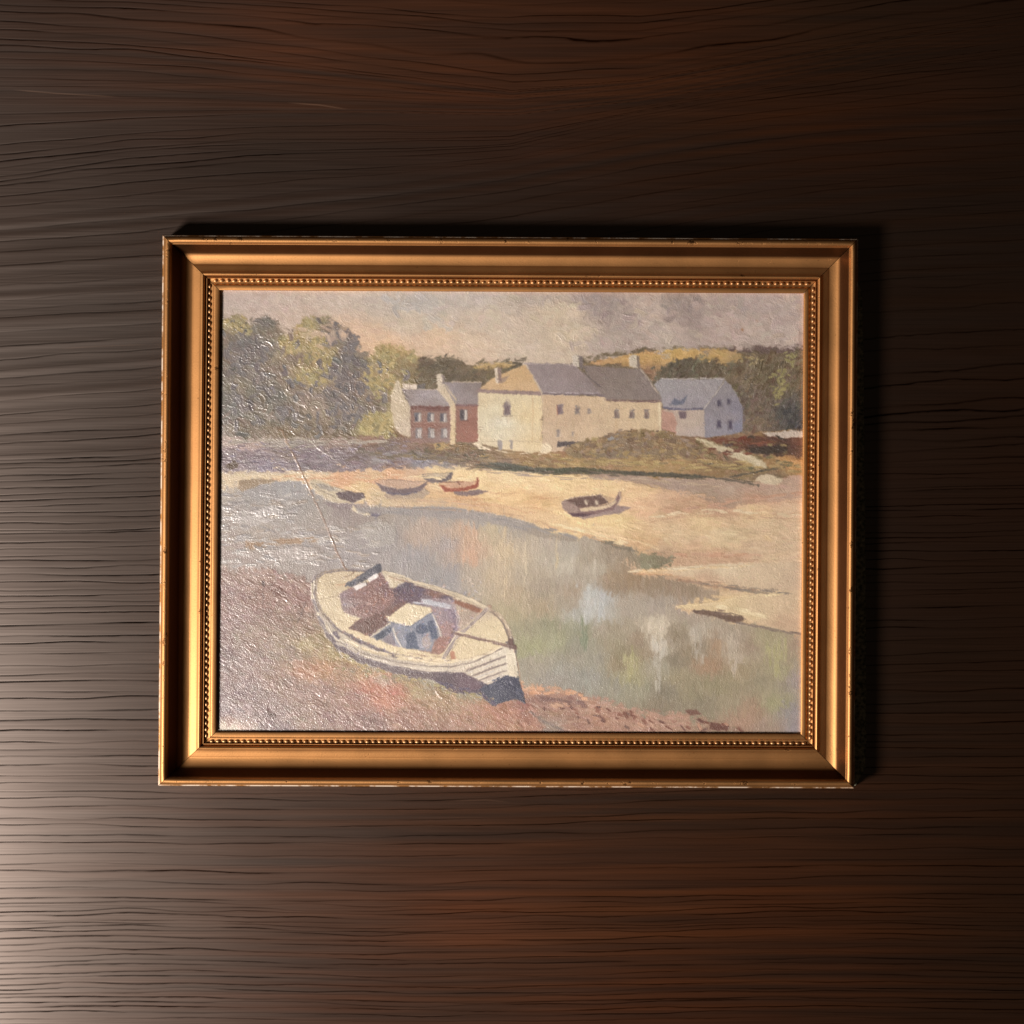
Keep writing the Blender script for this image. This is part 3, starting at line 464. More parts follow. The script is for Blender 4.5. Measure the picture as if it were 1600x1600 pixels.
def big_boat(P):
    q = lambda pts: [(470+x/4.444, 860+y/4.444) for x, y in pts]
    cr = (216,198,160)
    hull = [(70,230),(95,180),(160,145),(290,128),(540,140),(640,165),(760,205),(900,240),(1060,290),(1180,335),(1300,390),(1390,450),(1450,540),(1475,620),(1490,680),(1500,760),(1510,880),(1560,1065),(1490,1030),(1420,1050),(1330,1080),(1250,1000),(1060,990),(960,920),(880,890),(780,900),(640,850),(400,780),(250,690),(180,600),(110,460),(75,340)]
    P.poly(q(hull), fld([(500,980,128,114,116),(540,1020,112,96,100),(600,1045,118,104,108),(660,1060,112,96,98),(700,1070,98,84,98),(740,1075,96,82,96),(780,1080,70,72,90)]), .9, z=.3)
    P.poly(q([(1245,960),(1300,935),(1430,868),(1512,885),(1562,1062),(1490,1030),(1420,1050),(1330,1080),(1280,1020)]), fld([(765,1085,78,82,100),(790,1065,72,74,94),(812,1085,70,72,90)]), .8, z=.3)
    P.poly(q([(940,880),(1130,850),(1230,900),(1260,960),(1060,990),(960,920)]), fld([(690,1065,96,82,90),(735,1070,112,90,102)]), 1.2)
    # topsides
    P.poly(q([(80,300),(110,460),(190,570),(255,650),(400,725),(640,800),(900,842),(1130,848),(1220,893),(1300,937),(1430,866),(1505,885),(1498,760),(1480,680),(1400,640),(1150,760),(900,780),(640,740),(400,640),(230,540),(130,400)]),
           fld([(495,970,188,174,158),(530,1010,200,188,166),(600,1035,196,184,166),(680,1047,210,198,178),(740,1050,206,192,172),(770,1060,200,186,170),(800,1050,216,206,184),(803,1035,220,210,190)]), .7, z=.3)
    # deck and gunwale
    gun = [(98,215),(165,160),(290,143),(540,152),(640,180),(760,222),(900,258),(1060,308),(1180,352),(1290,405),(1375,465),(1430,550),(1445,620),(1400,660),(1300,710),(1150,755),(1000,765),(900,760),(640,715),(440,630),(260,540),(150,420),(105,310)]
    P.poly(q(gun), fld([(500,910,212,192,154),(500,940,210,192,156),(530,895,206,186,152),(560,990,220,200,160),(620,1015,222,204,164),(700,1028,218,198,158),(770,985,218,200,160),(770,1000,218,200,160),(780,970,214,196,158),(760,955,190,172,148),(640,912,202,186,156)]), .7, z=.4)
    P.line(q([(118,190),(105,250),(112,340),(150,430),(215,510)]), 2.6, (132,112,94), .8); P.line(q([(75,230),(82,330),(125,450),(200,560)]), 2.4, (222,206,174), .9, z=.3)
    P.line(q([(110,180),(170,148),(290,132),(330,130)]), 1.6, (176,156,128), .9)
    for pts, w, c in (([(120,345),(190,330),(260,315)],1.2,(166,144,116)),([(240,240),(330,235),(420,160)],2.2,(196,154,112)),([(290,190),(350,170),(380,140)],1.6,(150,120,92)),([(140,230),(220,240)],1.2,(196,176,142)),
                      ([(250,630),(420,705),(640,768),(900,805),(1060,805),(1200,775),(1400,680)],1.6,(140,124,116)),([(260,610),(420,688),(640,750),(900,790),(1150,780),(1390,665)],1.1,(188,170,142)),([(250,650),(420,722),(640,785),(800,812)],.9,(150,132,124)),
                      ([(640,720),(900,762),(1000,770),(1150,755),(1300,715),(1400,660)],1.1,(170,140,106)),([(740,712),(900,738),(980,738)],1.2,(160,124,104))):
        P.line(q(pts), w, c, .85)
    # far gunwale
    P.line(q([(560,150),(640,172),(760,212),(900,248),(1060,298),(1180,343),(1295,398),(1385,458),(1440,540),(1462,620)]), 3.2, (208,192,160), .95, z=.5)
    P.line(q([(560,158),(640,190),(720,215)]), 1.6, (176,142,112), .8); P.line(q([(800,225),(900,240),(1060,285),(1180,330),(1300,385)]), 1.0, (140,124,106), .8)
    P.line(q([(1330,430),(1390,480),(1430,560),(1445,620)]), 2.4, (132,112,100), .8); P.line(q([(1395,450),(1450,530),(1478,620)]), 1.2, (190,170,144), .8)
    # well
    P.poly(q([(330,540),(420,470),(560,360),(640,270),(740,215),(790,240),(1050,330),(1260,405),(1240,440),(1150,520),(1060,600),(1000,700),(960,725),(900,712),(700,672),(470,592)]),
           fld([(560,975,118,84,78),(600,950,120,88,82),(640,910,104,90,106),(650,930,102,86,100),(690,925,128,100,96),(740,945,150,110,92),(690,945,150,136,146),(700,965,150,130,140),(705,990,150,118,120),(690,1015,158,118,104),(715,950,156,148,156),(560,985,110,80,76)]), .9, z=.2)
    P.poly(q([(790,240),(900,275),(1050,325),(1060,350),(940,330),(820,290)]), fld([(655,920,98,84,104),(680,928,140,100,84),(700,935,96,84,104)]), .8)
    P.poly(q([(1070,340),(1180,375),(1265,410),(1245,440),(1160,410),(1070,370)]), (148,98,74), .8)
    P.poly(q([(1070,375),(1160,412),(1245,440),(1180,500),(1100,560),(1085,470)]), fld([(715,950,188,170,150),(735,965,176,156,140)]), 1)
    P.poly(q([(830,335),(900,345),(1040,375),(1050,395),(960,395),(850,370)]), (184,186,196), .8, z=.3)
    P.poly(q([(900,400),(1000,390),(1060,400),(1085,480),(1060,560),(990,680),(930,700),(960,600),(930,470)]), fld([(690,960,158,140,146),(700,985,162,128,126),(690,1005,156,112,100),(708,960,146,130,148)]), 1.2)
    P.line(q([(1030,335),(1075,400),(1098,470),(1090,530)]), 3, (176,160,160), .9); P.line(q([(1020,400),(1060,440),(1075,520),(1050,580)]), 2, (124,108,124), .8)
    P.poly(q([(640,270),(760,195),(785,225),(800,270),(830,330),(800,355),(720,380),(650,400),(640,330)]), fld([(640,910,92,82,100),(645,935,98,78,94),(620,940,112,84,88)]), .9)
    P.line(q([(650,265),(755,200)]), 1.2, (176,162,150), .8)
    P.poly(q([(330,540),(430,470),(600,400),(740,350),(720,390),(600,470),(470,592)]), fld([(560,980,112,82,74),(600,955,118,86,80)]), .8)
    # wheelhouse
    P.poly(q([(270,300),(345,262),(440,250),(470,215),(560,150),(610,200),(640,280),(660,330),(600,400),(480,465),(420,475),(300,430),(280,380)]),
           fld([(535,930,148,126,134),(545,945,158,142,144),(560,930,142,104,100),(575,915,142,106,98),(590,905,138,100,96),(590,935,140,100,90),(605,920,122,90,92),(560,950,144,108,100)]), .9, z=.3)
    P.poly(q([(318,245),(420,165),(545,92),(562,110),(558,148),(450,210),(340,262)]), fld([(550,907,88,84,94),(580,890,94,92,104),(592,886,76,78,92)]), .7, z=.4)
    P.poly(q([(366,252),(445,222),(458,240),(385,278)]), (222,216,212), .5, z=.4); P.poly(q([(463,196),(528,158),(542,180),(478,222)]), (224,216,212), .5, z=.4)
    P.line(q([(560,150),(640,290),(650,330)]), 1.6, (110,90,96), .8)
    for pts in ([(400,300),(450,280),(500,330)],[(540,330),(520,420),(560,440)],[(430,330),(400,400)],[(560,250),(600,300)]): P.line(q(pts), 1.1, (112,76,76), .7)
    P.line(q([(315,440),(360,455),(420,470)]), 2, (196,180,160), .8); P.poly(q([(560,150),(600,170),(650,255),(625,262)]), (214,200,174), .7)
    # engine box
    P.poly(q([(480,600),(620,505),(660,500),(760,530),(915,430),(985,590),(930,625),(905,705),(800,690),(690,668)]), fld([(590,990,150,146,152),(620,985,138,140,154),(640,1000,140,144,160),(660,975,128,136,158),(680,985,150,146,156),(640,980,132,138,156)]), .9, z=.2)
    P.poly(q([(600,468),(735,368),(905,398),(915,430),(765,525),(740,520),(610,495)]), fld([(620,965,220,204,166),(650,955,222,206,170),(660,970,216,200,168)]), .7, z=.6)
    P.line(q([(605,495),(700,520),(760,528),(915,432)]), 1.8, (108,112,132), .8)
    for pts in ([(505,600),(570,555),(628,528),(630,560),(585,600),(530,625)],[(790,535),(840,505),(880,520),(895,560),(850,590),(810,580)],[(880,500),(920,480),(955,600),(935,622),(905,600)],[(728,580),(790,560),(805,620),(822,690),(735,682)]):
        P.poly(q(pts), fld([(590,990,74,82,100),(660,985,84,94,118),(650,1010,84,96,120)]), .8)
    P.poly(q([(570,620),(630,570),(670,665),(600,650)]), (138,128,138), .9)
    P.line(q([(640,540),(660,600),(700,670)]), 2.4, (208,200,186), .9, z=.3); P.line(q([(915,440),(950,520),(978,595)]), 1.8, (204,194,180), .9, z=.3)
    P.line(q([(478,600),(550,550),(620,508)]), 1.8, (208,196,168), .9, z=.3); P.poly(q([(840,610),(880,590),(910,640),(890,690),(850,670)]), (172,158,156), .8); P.line(q([(700,590),(730,650)]), 1.2, (170,170,180), .7)
    # foredeck beam, bowsprit, stem
    P.line(q([(1000,745),(1080,600),(1180,520),(1290,410)]), 3.6, (168,152,142), .95, z=.4); P.line(q([(990,730),(1068,600)]), 1.6, (212,196,170), .9); P.line(q([(1120,550),(1280,400)]), 1.4, (196,180,156), .9); P.line(q([(1110,600),(1060,680),(1020,750)]), 1, (122,104,100), .7)
    P.line(q([(1075,572),(1200,605),(1400,650),(1490,668)]), 4.2, (146,116,102), .95, z=.5); P.line(q([(1072,560),(1200,590),(1400,635)]), 1.8, (214,198,164), .95, z=.4)
    P.poly(q([(1440,612),(1470,618),(1475,650),(1498,660),(1495,688),(1450,682),(1430,650)]), (118,90,82), .9, z=.4)
    P.poly(q([(1290,378),(1320,375),(1328,410),(1300,415)]), (176,146,122), .8); P.line(q([(1295,380),(1318,378),(1322,408)]), 1.1, (128,100,84), .8)
    P.poly(q([(1038,705),(1062,700),(1075,755),(1045,765)]), (184,126,96), .8, z=.2)
    # bow planking
    for a, b, w in (((1150,835),(1420,735),2.6),((1195,868),(1425,785),2.4),((1235,905),(1425,835),1.6),((1130,850),(1300,935),1.2)): P.line(q([a, b]), w, (128,110,106), .85, 1)
    for a, b in (((1185,855),(1420,765)),((1230,890),(1425,815)),((1130,815),(1410,705))): P.line(q([a, b]), 1.6, (222,212,192), .8, 1, z=.3)
    P.line(q([(1028,780),(1022,850)]), .9, (120,104,98), .8)
    P.poly(q([(1425,690),(1475,700),(1505,880),(1440,862)]), fld([(797,1025,222,210,186),(804,1050,214,202,176)]), .8, z=.4)
    P.line(q([(1480,690),(1510,800),(1530,930),(1565,1065)]), 1.0, (176,120,84), .7)
    for k in range(60):
        t = rng.uniform(); x = 520+t*250; y = 1034+t*52+rng.normal(0, 3)
        P.stroke(x, y+6, rng.normal(.3, .6), rng.uniform(2, 4), rng.uniform(5, 10), np.array([(150,138,92),(160,140,90),(148,126,100),(140,120,100)][rng.integers(4)], np.float32)+rng.normal(0, 5), .8)
    P.poly(q([(220,560),(255,560),(270,610),(240,680),(215,600)]), (108,94,106), 1); P.line(q([(245,680),(295,745)]), 1.4, (96,76,70), .8)

def rigging(P):
    P.line([(437,672),(441,673),(447,690),(458,710),(466,726),(474,744),(482,760)], 2, (188,148,112), .6, .9, z=.5)
    P.line([(466,726),(474,744),(484,764),(495,788),(506,812),(516,836),(526,860)], 1.9, (138,104,86), .6, .9, z=.5)
    P.line([(482,760),(492,784),(500,800),(510,824),(520,848),(530,870),(538,884)], 1.2, (172,140,118), .8, .5)
    P.line([(516,836),(526,862),(537,884),(541,890)], 2.2, (140,102,80), .9, .6, z=.5)
    P.line([(487,690),(500,703),(518,714),(533,726)], 1.2, (206,196,182), .8, .8, z=.5)
    P.line([(410,909),(411,930),(411,955)], 1.6, (96,66,58), .8, .6); P.stroke(412, 912, 1.4, 6, 9, np.array((90,66,62), np.float32), .5)
    P.line([(478,940),(471,958),(464,975)], 1.4, (100,78,74), .8, 1); P.poly([(420,920),(440,918),(450,926),(430,932)], (122,82,70), 2)
    for k in range(160):
        x, y = rng.uniform(350, 620), rng.uniform(900, 1140)
        P.stroke(x, y, rng.normal(.4, .8), rng.uniform(1.2, 3), rng.uniform(4, 12), P.C[int((y-CY0)*PS), int((x-CX0)*PS)]+rng.normal(0, 16), rng.uniform(.3, .8), rng.normal(0, 2))
    P.poly([(340,1134),(352,1130),(360,1134),(366,1130),(372,1140),(370,1152),(340,1152)], (206,192,172), 1.5)
    P.poly([(345,1122),(352,1126),(356,1138),(364,1128),(368,1122),(360,1118)], (150,110,96), 1.5, .7)

def accents(P):
    q = lambda pts: [(470+x/4.444, 860+y/4.444) for x, y in pts]
    F = lambda *c: np.array(c, np.float32)
    def trail(pts, wd, ln, cols, n, sp=.6, hh=.5, a=.85, cj=5):
        p = np.array(pts, float); seg = np.hypot(*np.diff(p, axis=0).T); cum = np.concatenate([[0], np.cumsum(seg)])
        for k in range(n):
            t = rng.uniform(0, cum[-1]); i = min(np.searchsorted(cum, t, side='right')-1, len(seg)-1); f = (t-cum[i])/max(seg[i], 1e-6)
            x, y = p[i]*(1-f)+p[i+1]*f; dx, dy = p[i+1]-p[i]
            P.stroke(x+rng.normal(0, sp), y+rng.normal(0, sp), math.atan2(dy, dx)+rng.normal(0, .06), wd*rng.uniform(.7, 1.3), ln*rng.uniform(.6, 1.4), F(*cols[rng.integers(len(cols))])+rng.normal(0, cj), hh, a=a)
    # boat: broken colour, then the rails restated
    cock = [(330,540),(560,360),(740,215),(790,240),(1050,330),(1260,405),(1240,440),(1060,600),(960,725),(700,672),(470,592)]
    for k in range(420):
        x, y = rng.uniform(535, 752), rng.uniform(905, 1022)
        iy, ix = int((y-CY0)*PS), int((x-CX0)*PS); c = P.C[iy, ix]
        if c.sum() < 520: P.stroke(x, y, rng.normal(-.5, .7), rng.uniform(2.4, 3.8), rng.uniform(3, 7), c+F(*[(16,10,14),(4,8,24),(22,4,-6),(-18,-14,-6),(30,26,26)][rng.integers(5)]), .5, a=.8)
    trail(q([(95,200),(82,300),(125,450),(205,570),(265,640)]), 2.6, 12, [(222,208,182),(206,194,174)], 26)
    trail(q([(108,200),(102,300),(118,380),(160,450),(220,520)]), 2, 9, [(150,130,108),(132,114,100)], 16)
    trail(q([(95,345),(140,480),(215,590),(260,660),(400,740),(640,812),(880,855)]), 3.2, 12, [(128,116,122),(110,98,110),(146,134,136)], 34)
    trail(q([(270,600),(430,680),(640,735),(900,775),(1150,765),(1300,725),(1400,670)]), 4.5, 16, [(228,210,172),(220,200,164),(232,216,184)], 50, 1.1)
    trail(q([(262,635),(430,712),(640,772),(900,808),(1060,806),(1200,776),(1400,678)]), 1.6, 14, [(136,120,112),(154,138,124)], 40, .35)
    trail(q([(262,655),(430,732),(640,795),(880,832),(1060,835)]), 3, 14, [(216,204,184),(198,186,172)], 30)
    trail(q([(270,672),(430,752),(640,812),(860,848)]), 1.2, 12, [(140,126,122)], 16, .3)
    trail(q([(580,152),(700,178),(780,218),(900,248),(1060,298),(1180,343),(1295,398)]), 4.2, 15, [(216,200,170),(204,188,160),(224,210,182)], 40, .6)
    trail(q([(640,182),(760,225)]), 1.4, 8, [(172,136,108)], 6, .3); trail(q([(780,245),(900,272),(1060,325),(1240,400)]), 2, 12, [(116,92,92),(132,96,84)], 18, .4)
    trail(q([(1300,400),(1385,458),(1440,540),(1465,625)]), 4, 10, [(196,176,148),(164,142,122),(212,196,168)], 22, .8)
    trail(q([(1345,440),(1410,510),(1440,600)]), 1.5, 8, [(126,108,100)], 10, .4)
    trail(q([(1000,735),(1080,600),(1180,520),(1290,405)]), 4.6, 12, [(168,152,146),(180,164,156),(154,138,136)], 30, .5)
    trail(q([(1012,735),(1095,605),(1195,525),(1295,418)]), 1.4, 10, [(128,112,108)], 14, .3); trail(q([(985,735),(1062,605)]), 2, 9, [(220,206,182)], 8, .3)
    trail(q([(1075,575),(1200,608),(1400,655),(1485,672)]), 3.6, 14, [(140,112,102),(128,102,96)], 18, .4); trail(q([(1070,560),(1200,590),(1400,640)]), 2.2, 12, [(218,202,170),(206,190,160)], 14, .4)
    trail(q([(320,245),(430,175),(548,100)]), 4, 10, [(92,92,104),(78,82,96),(110,110,120)], 14, .8); trail(q([(552,100),(556,150)]), 2.5, 7, [(76,78,90)], 4, .3)
    for w in ([(366,252),(445,222),(458,240),(385,278)], [(463,196),(528,158),(542,180),(478,222)]): P.poly(q(w), (226,220,218), .5, .9, z=.5)
    P.line(q([(452,215),(462,240)]), 1.4, (84,80,92)); P.line(q([(430,300),(560,180)]), 1, (118,84,84), .5)
    trail(q([(605,500),(760,530),(912,430)]), 1.8, 8, [(110,116,138),(140,144,160)], 12, .3); trail(q([(490,598),(560,550),(615,505)]), 1.8, 8, [(212,200,178)], 8, .3)
    P.line(q([(640,545),(665,610),(700,670)]), 2, (206,198,186), .8); P.line(q([(918,445),(955,530),(978,598)]), 1.5, (206,194,178), .8)
    trail(q([(780,360),(900,375),(1030,400)]), 3, 10, [(176,178,192),(196,196,202)], 12, 1); trail(q([(1050,400),(1090,470),(1075,560),(1030,640)]), 2.5, 8, [(150,132,150),(176,160,166),(124,106,122)], 20, 1.2)
    for a, b in (((1150,838),(1415,735)),((1195,870),(1425,785)),((1235,905),(1425,832))): trail(q([a, b]), 1.7, 12, [(126,110,110),(146,130,124)], 9, .4)
    for a, b in (((1165,850),(1420,758)),((1215,885),(1425,808)),((1280,922),(1400,872))): trail(q([a, b]), 2.4, 12, [(222,212,196),(206,198,190)], 8, .5)
    trail(q([(1470,700),(1500,860)]), 5, 9, [(224,214,190),(212,200,176)], 8, .8)
    trail(q([(940,900),(1060,960),(1240,985),(1330,1060)]), 4, 9, [(96,84,104),(84,78,102),(112,98,112)], 26, 2)
    trail(q([(1260,960),(1430,900),(1500,960),(1530,1040)]), 4, 9, [(76,80,102),(66,70,90),(92,94,114)], 26, 3)
    trail(q([(240,700),(400,785),(560,830),(760,890),(940,930),(1080,995),(1250,1010)]), 3.5, 7, [(168,156,104),(176,150,96),(152,134,108),(160,148,118)], 50, 2)
    P.poly(q([(1440,612),(1470,618),(1478,648),(1498,660),(1495,688),(1450,682),(1432,650)]), (112,86,80), .8, .9, z=.4)
    # houses: eaves, quoins and window dashes put back
    for pts, w, c in (([(749,611),(800,613),(845,616)],2.6,(150,126,122)),([(848,616),(900,617),(944,619)],2.2,(120,106,112)),([(946,626),(990,628),(1034,628)],2,(134,104,104)),([(643,637),(670,641),(703,638)],3,(122,84,78)),([(712,634),(747,634)],2,(128,96,98)),([(1036,638),(1070,640.5),(1100,639)],2.6,(104,102,126)),([(913,574),(922,590),(940,606)],1.2,(94,84,86))):
        trail(pts, w, 10, [c, tuple(v+12 for v in c)], 10, .3)
    for pts, c in (([(821,568),(833,588),(847,614)],(200,182,160)),([(846,618),(847,660),(846,702)],(232,212,168)),([(1031,630),(1031,672)],(228,210,172)),([(748,616),(748,690)],(224,208,180)),([(686,610),(706,632)],(208,192,166)),([(694,600),(712,624)],(202,184,158)),([(1002,578),(1035,625)],(188,172,156)),([(1134,594),(1101,638)],(186,178,174)),([(640,638),(641,682)],(206,190,166)),([(748,700),(790,707),(846,710)],(230,214,184)),([(1034,592),(1132,592)],(196,188,186)),([(822,568),(896,570)],(174,160,158)),([(850,613),(940,615)],(186,176,182))):
        trail(pts, 1.7, 8, [c], 12, .4, .8)
    for x, y, w_, h_, c in ((648,646,4,12,(84,80,92)),(668,646,4,11,(98,92,98)),(688,647,4,10,(92,88,98)),(719,640,6,16,(82,74,80)),(871,634,7,13,(122,98,104)),(899,636,6,10,(124,108,104)),(960,642,6,11,(130,110,104)),(984,642,6,11,(128,108,104)),(1007,643,6,10,(134,110,100)),(788,632,8,16,(122,104,106)),(1121,625,6,10,(88,82,102)),(1136,624,5,8,(90,84,104)),(1120,657,6,13,(88,80,104)),(1138,657,6,13,(90,82,104)),(1061,644,10,9,(116,98,106))):
        for k in range(3): P.stroke(x+w_/2+rng.normal(0, .5), y+h_/2+rng.normal(0, 1), 1.57+rng.normal(0, .08), w_*.8, h_*rng.uniform(.6, 1), F(*c)+rng.normal(0, 5), .4, a=.7)
    for x, y, h_ in ((656,646,11),(675,647,10),(695,648,9),(654,671,12),(674,671,12),(694,671,12),(728,641,15)): P.line([(x,y),(x,y+h_)], 1.5, (204,194,186), .8, z=.4)
    for k in range(150):                      # wall scumble
        x = rng.uniform(750, 1030); y = rng.uniform(622, 685)
        c = P.C[int((y-CY0)*PS), int((x-CX0)*PS)]
        if c.sum() > 500: P.stroke(x, y, 1.57+rng.normal(0, .2), rng.uniform(2, 5), rng.uniform(6, 18), c+rng.normal(0, 4)+F(2,1,-1), .5, a=.6)
    # far bank edge, softened and broken
    trail([(560,706),(640,714),(700,716),(760,722)], 4, 16, [(112,100,84),(130,112,90),(146,126,98),(120,108,96)], 44, 3)
    trail([(746,728),(800,732),(860,737),(930,738),(1000,742),(1100,746),(1170,752)], 2.6, 18, [(90,84,72),(108,98,78),(80,74,64),(116,102,88)], 54, 2)
    trail([(760,738),(860,744),(1000,750),(1120,758)], 2.4, 20, [(186,164,140),(196,172,140),(170,152,142)], 34, 1.6)
    trail([(860,716),(960,722),(1080,728),(1180,730)], 3.4, 16, [(176,154,96),(164,140,88),(186,162,102),(148,126,88)], 60, 3.5)
    trail([(910,706),(960,690),(1020,684),(1080,700)], 5, 10, [(150,120,82),(138,112,88),(164,138,98),(128,104,82),(156,134,116)], 70, 7, .9)
    trail([(880,700),(930,692),(980,678),(1040,676)], 2.2, 6, [(174,150,100),(160,134,92)], 24, 2, .9)
    trail([(1098,688),(1140,702),(1190,724)], 4, 9, [(212,198,164),(196,180,144)], 16, 1.6, .9)
    # sand streaks and channels
    for pts, cs, n, w_ in (([(860,818),(920,832),(980,850)],[(240,218,172),(234,208,156)],20,3.2),([(862,826),(920,838),(980,856)],[(212,168,122),(204,160,116)],12,1.8),([(1000,820),(1060,808),(1140,806),(1255,812)],[(206,166,126),(198,160,126)],24,2),([(1020,806),(1120,798),(1250,806)],[(230,208,170),(222,200,160)],24,3.4),([(1060,800),(1150,782),(1255,770)],[(202,156,124),(194,152,126)],30,4),([(1060,866),(1180,868)],[(200,152,118),(208,166,134)],22,4.5),([(985,893),(1080,888),(1180,884)],[(230,200,152),(226,208,174)],24,3),
                       ([(1070,907),(1120,914),(1180,924)],[(158,128,106),(134,122,110),(172,140,112)],18,2.6),([(1150,920),(1230,927)],[(134,122,112),(154,138,124)],12,2.4),([(1084,955),(1130,958),(1160,966)],[(112,92,82),(132,106,92)],16,3),([(1150,972),(1200,982),(1258,992)],[(146,128,116),(132,116,108)],18,2),([(1060,948),(1110,944),(1160,932),(1250,926)],[(232,208,158),(224,200,156)],24,2.8),([(1120,948),(1170,956),(1200,966)],[(226,206,160),(236,216,172)],14,5),
                       ([(690,782),(780,790),(850,806)],[(206,154,110),(216,168,120)],18,1.8),([(600,776),(680,784),(760,792)],[(200,160,128),(190,164,140)],18,2.2),([(640,744),(700,748),(800,752)],[(236,212,164)],16,3),([(540,742),(600,746),(650,744)],[(220,166,124),(226,196,160)],18,2.4)):
        trail(pts, w_, 16, cs, n, 1.4, .8, .75)
    trail([(600,797),(700,799),(780,810),(850,828),(900,842)], 3, 18, [(150,146,146),(164,156,150),(142,138,138)], 34, 3)
    for k in range(42):                       # wet stones on the near shore
        x = rng.uniform(840, 1150); y = 1092+(x-840)*.13+abs(rng.normal(0, 14))
        if y < 1143: P.stroke(x, y, rng.normal(.5, .35), rng.uniform(3, 6), rng.uniform(6, 15), F(*[(128,82,66),(142,94,76),(116,78,68),(186,140,112),(196,154,124)][rng.integers(5)]), .8)
    trail([(826,1078),(880,1082),(940,1094)], 5, 12, [(214,160,118),(206,150,110)], 14, 3); trail([(824,1092),(870,1094),(910,1100)], 5, 12, [(128,96,90),(140,104,96)], 12, 3)
    # stray ridges of dry paint everywhere
    for k in range(900):
        x, y = rng.uniform(345, 1255), rng.uniform(456, 1142)
        c = P.C[int((y-CY0)*PS), int((x-CX0)*PS)].copy()+(rng.uniform(10, 26) if k % 3 else -rng.uniform(10, 24))
        an = rng.choice([0, .8, 1.57, 2.4])+rng.normal(0, .4); l = rng.uniform(2, 9)
        x2, y2 = x+math.cos(an)*l, y+math.sin(an)*l; xm, ym = (x+x2)/2+rng.normal(0, 1.2), (y+y2)/2+rng.normal(0, 1.2)
        P.line([(x,y),(xm,ym),(x2,y2)], .85, c, .55, z=.5)

def paint_picture():
    P = Paint()
    compose(P); compose_ground(P)
    rework(P, [(12, 1.0, 5200, .9), (7, 1.0, 13000, .85), (4.2, 1.0, 17000, .75)])
    foliage(P)
    C0, Z0 = P.C.copy(), P.Z.copy()
    houses(P); bank(P); small_boats(P); shore_marks(P); big_boat(P); rigging(P)
    D = (np.abs(P.C-C0).sum(2) > 6)
    P.asp[D] = 2.2; P.siz[D] = .5; P.jit[D] = 4; P.imp[D] = .35
    ys, xs = np.nonzero(D); sel = rng.integers(0, len(ys), 13000)
    wx = (2.0*vnoise(PH, PW, 5, 5, 91, 2)+.8*vnoise(PH, PW, 2.2, 2.2, 92)).round().astype(int); wy = (2.0*vnoise(PH, PW, 5, 5, 93, 2)+.8*vnoise(PH, PW, 2.2, 2.2, 94)).round().astype(int)
    jy, jx = np.mgrid[0:PH, 0:PW]; Wp = P.C[np.clip(jy+wy, 0, PH-1), np.clip(jx+wx, 0, PW-1)]
    P.C = .4*P.C+.6*Wp; Q = np.pad(P.C, ((1, 1), (1, 1), (0, 0)), mode='edge'); P.C = (Q[:-2, 1:-1]+Q[2:, 1:-1]+Q[1:-1, :-2]+Q[1:-1, 2:]+2*P.C)/6                    # broken, dragged contours
    T = P.C.copy()
    for i in sel:                           # small loaded touches over the drawn parts
        y, x = ys[i], xs[i]
        P.stroke(CX0+x/PS, CY0+y/PS, rng.choice([0, 1.57, .5, P.ang[y, x]])+rng.normal(0, .25), rng.uniform(1.4, 2.8), rng.uniform(3, 7), T[y, x]+rng.normal(0, 6)+rng.normal(0, 2.5, 3), rng.uniform(.25, .75), a=.6)
    accents(P)
    P.Z *= np.clip(.72+.75*vnoise(PH, PW, 26, 34, 81, 2), .3, 1.25)      # loaded and thin passages
    return P

PAINT_GAIN, PAINT_SAT, RELIEF = 1.12, .80, .00042
# ---------------------------------------------------------------- mesh and node helpers
def lin(c):
    c = np.clip(np.asarray(c, np.float32)/255, 0, 1)
    return np.where(c <= .04045, c/12.92, ((c+.055)/1.055)**2.4)
def grid_mesh(name, X, Y, Z, col=None, extra=None):
    h, w = X.shape
    me = bpy.data.meshes.new(name)
    n = h*w
    me.vertices.add(n)
    me.vertices.foreach_set('co', np.stack([X, Y, Z], -1).astype(np.float32).ravel())
    i = np.arange(n, dtype=np.int32).reshape(h, w)
    q = np.stack([i[1:, :-1], i[1:, 1:], i[:-1, 1:], i[:-1, :-1]], -1).reshape(-1, 4)
    me.loops.add(q.size); me.loops.foreach_set('vertex_index', q.ravel())
    me.polygons.add(len(q)); me.polygons.foreach_set('loop_start', np.arange(0, q.size, 4, dtype=np.int32))
    me.polygons.foreach_set('use_smooth', np.ones(len(q), bool))
    me.update(calc_edges=True)
    if col is not None:
        a = me.color_attributes.new('pigment', 'FLOAT_COLOR', 'POINT')
        c = np.ones((n, 4), np.float32); c[:, :3] = col.reshape(-1, 3)
        a.data.foreach_set('color', c.ravel())
    for k, v in (extra or {}).items():
        a = me.attributes.new(k, 'FLOAT', 'POINT'); a.data.foreach_set('value', v.astype(np.float32).ravel())
    return me
def mat(name):
    m = bpy.data.materials.new(name); m.use_nodes = True
    nt = m.node_tree; return m, nt, nt.nodes['Principled BSDF'], nt.nodes.new, nt.links.new
def link(name, me, m, parent=None, loc=None):
    o = bpy.data.objects.new(name, me); sc.collection.objects.link(o)
    if m: me.materials.append(m)
    if parent: o.parent = parent
    if loc: o.location = loc
    return o

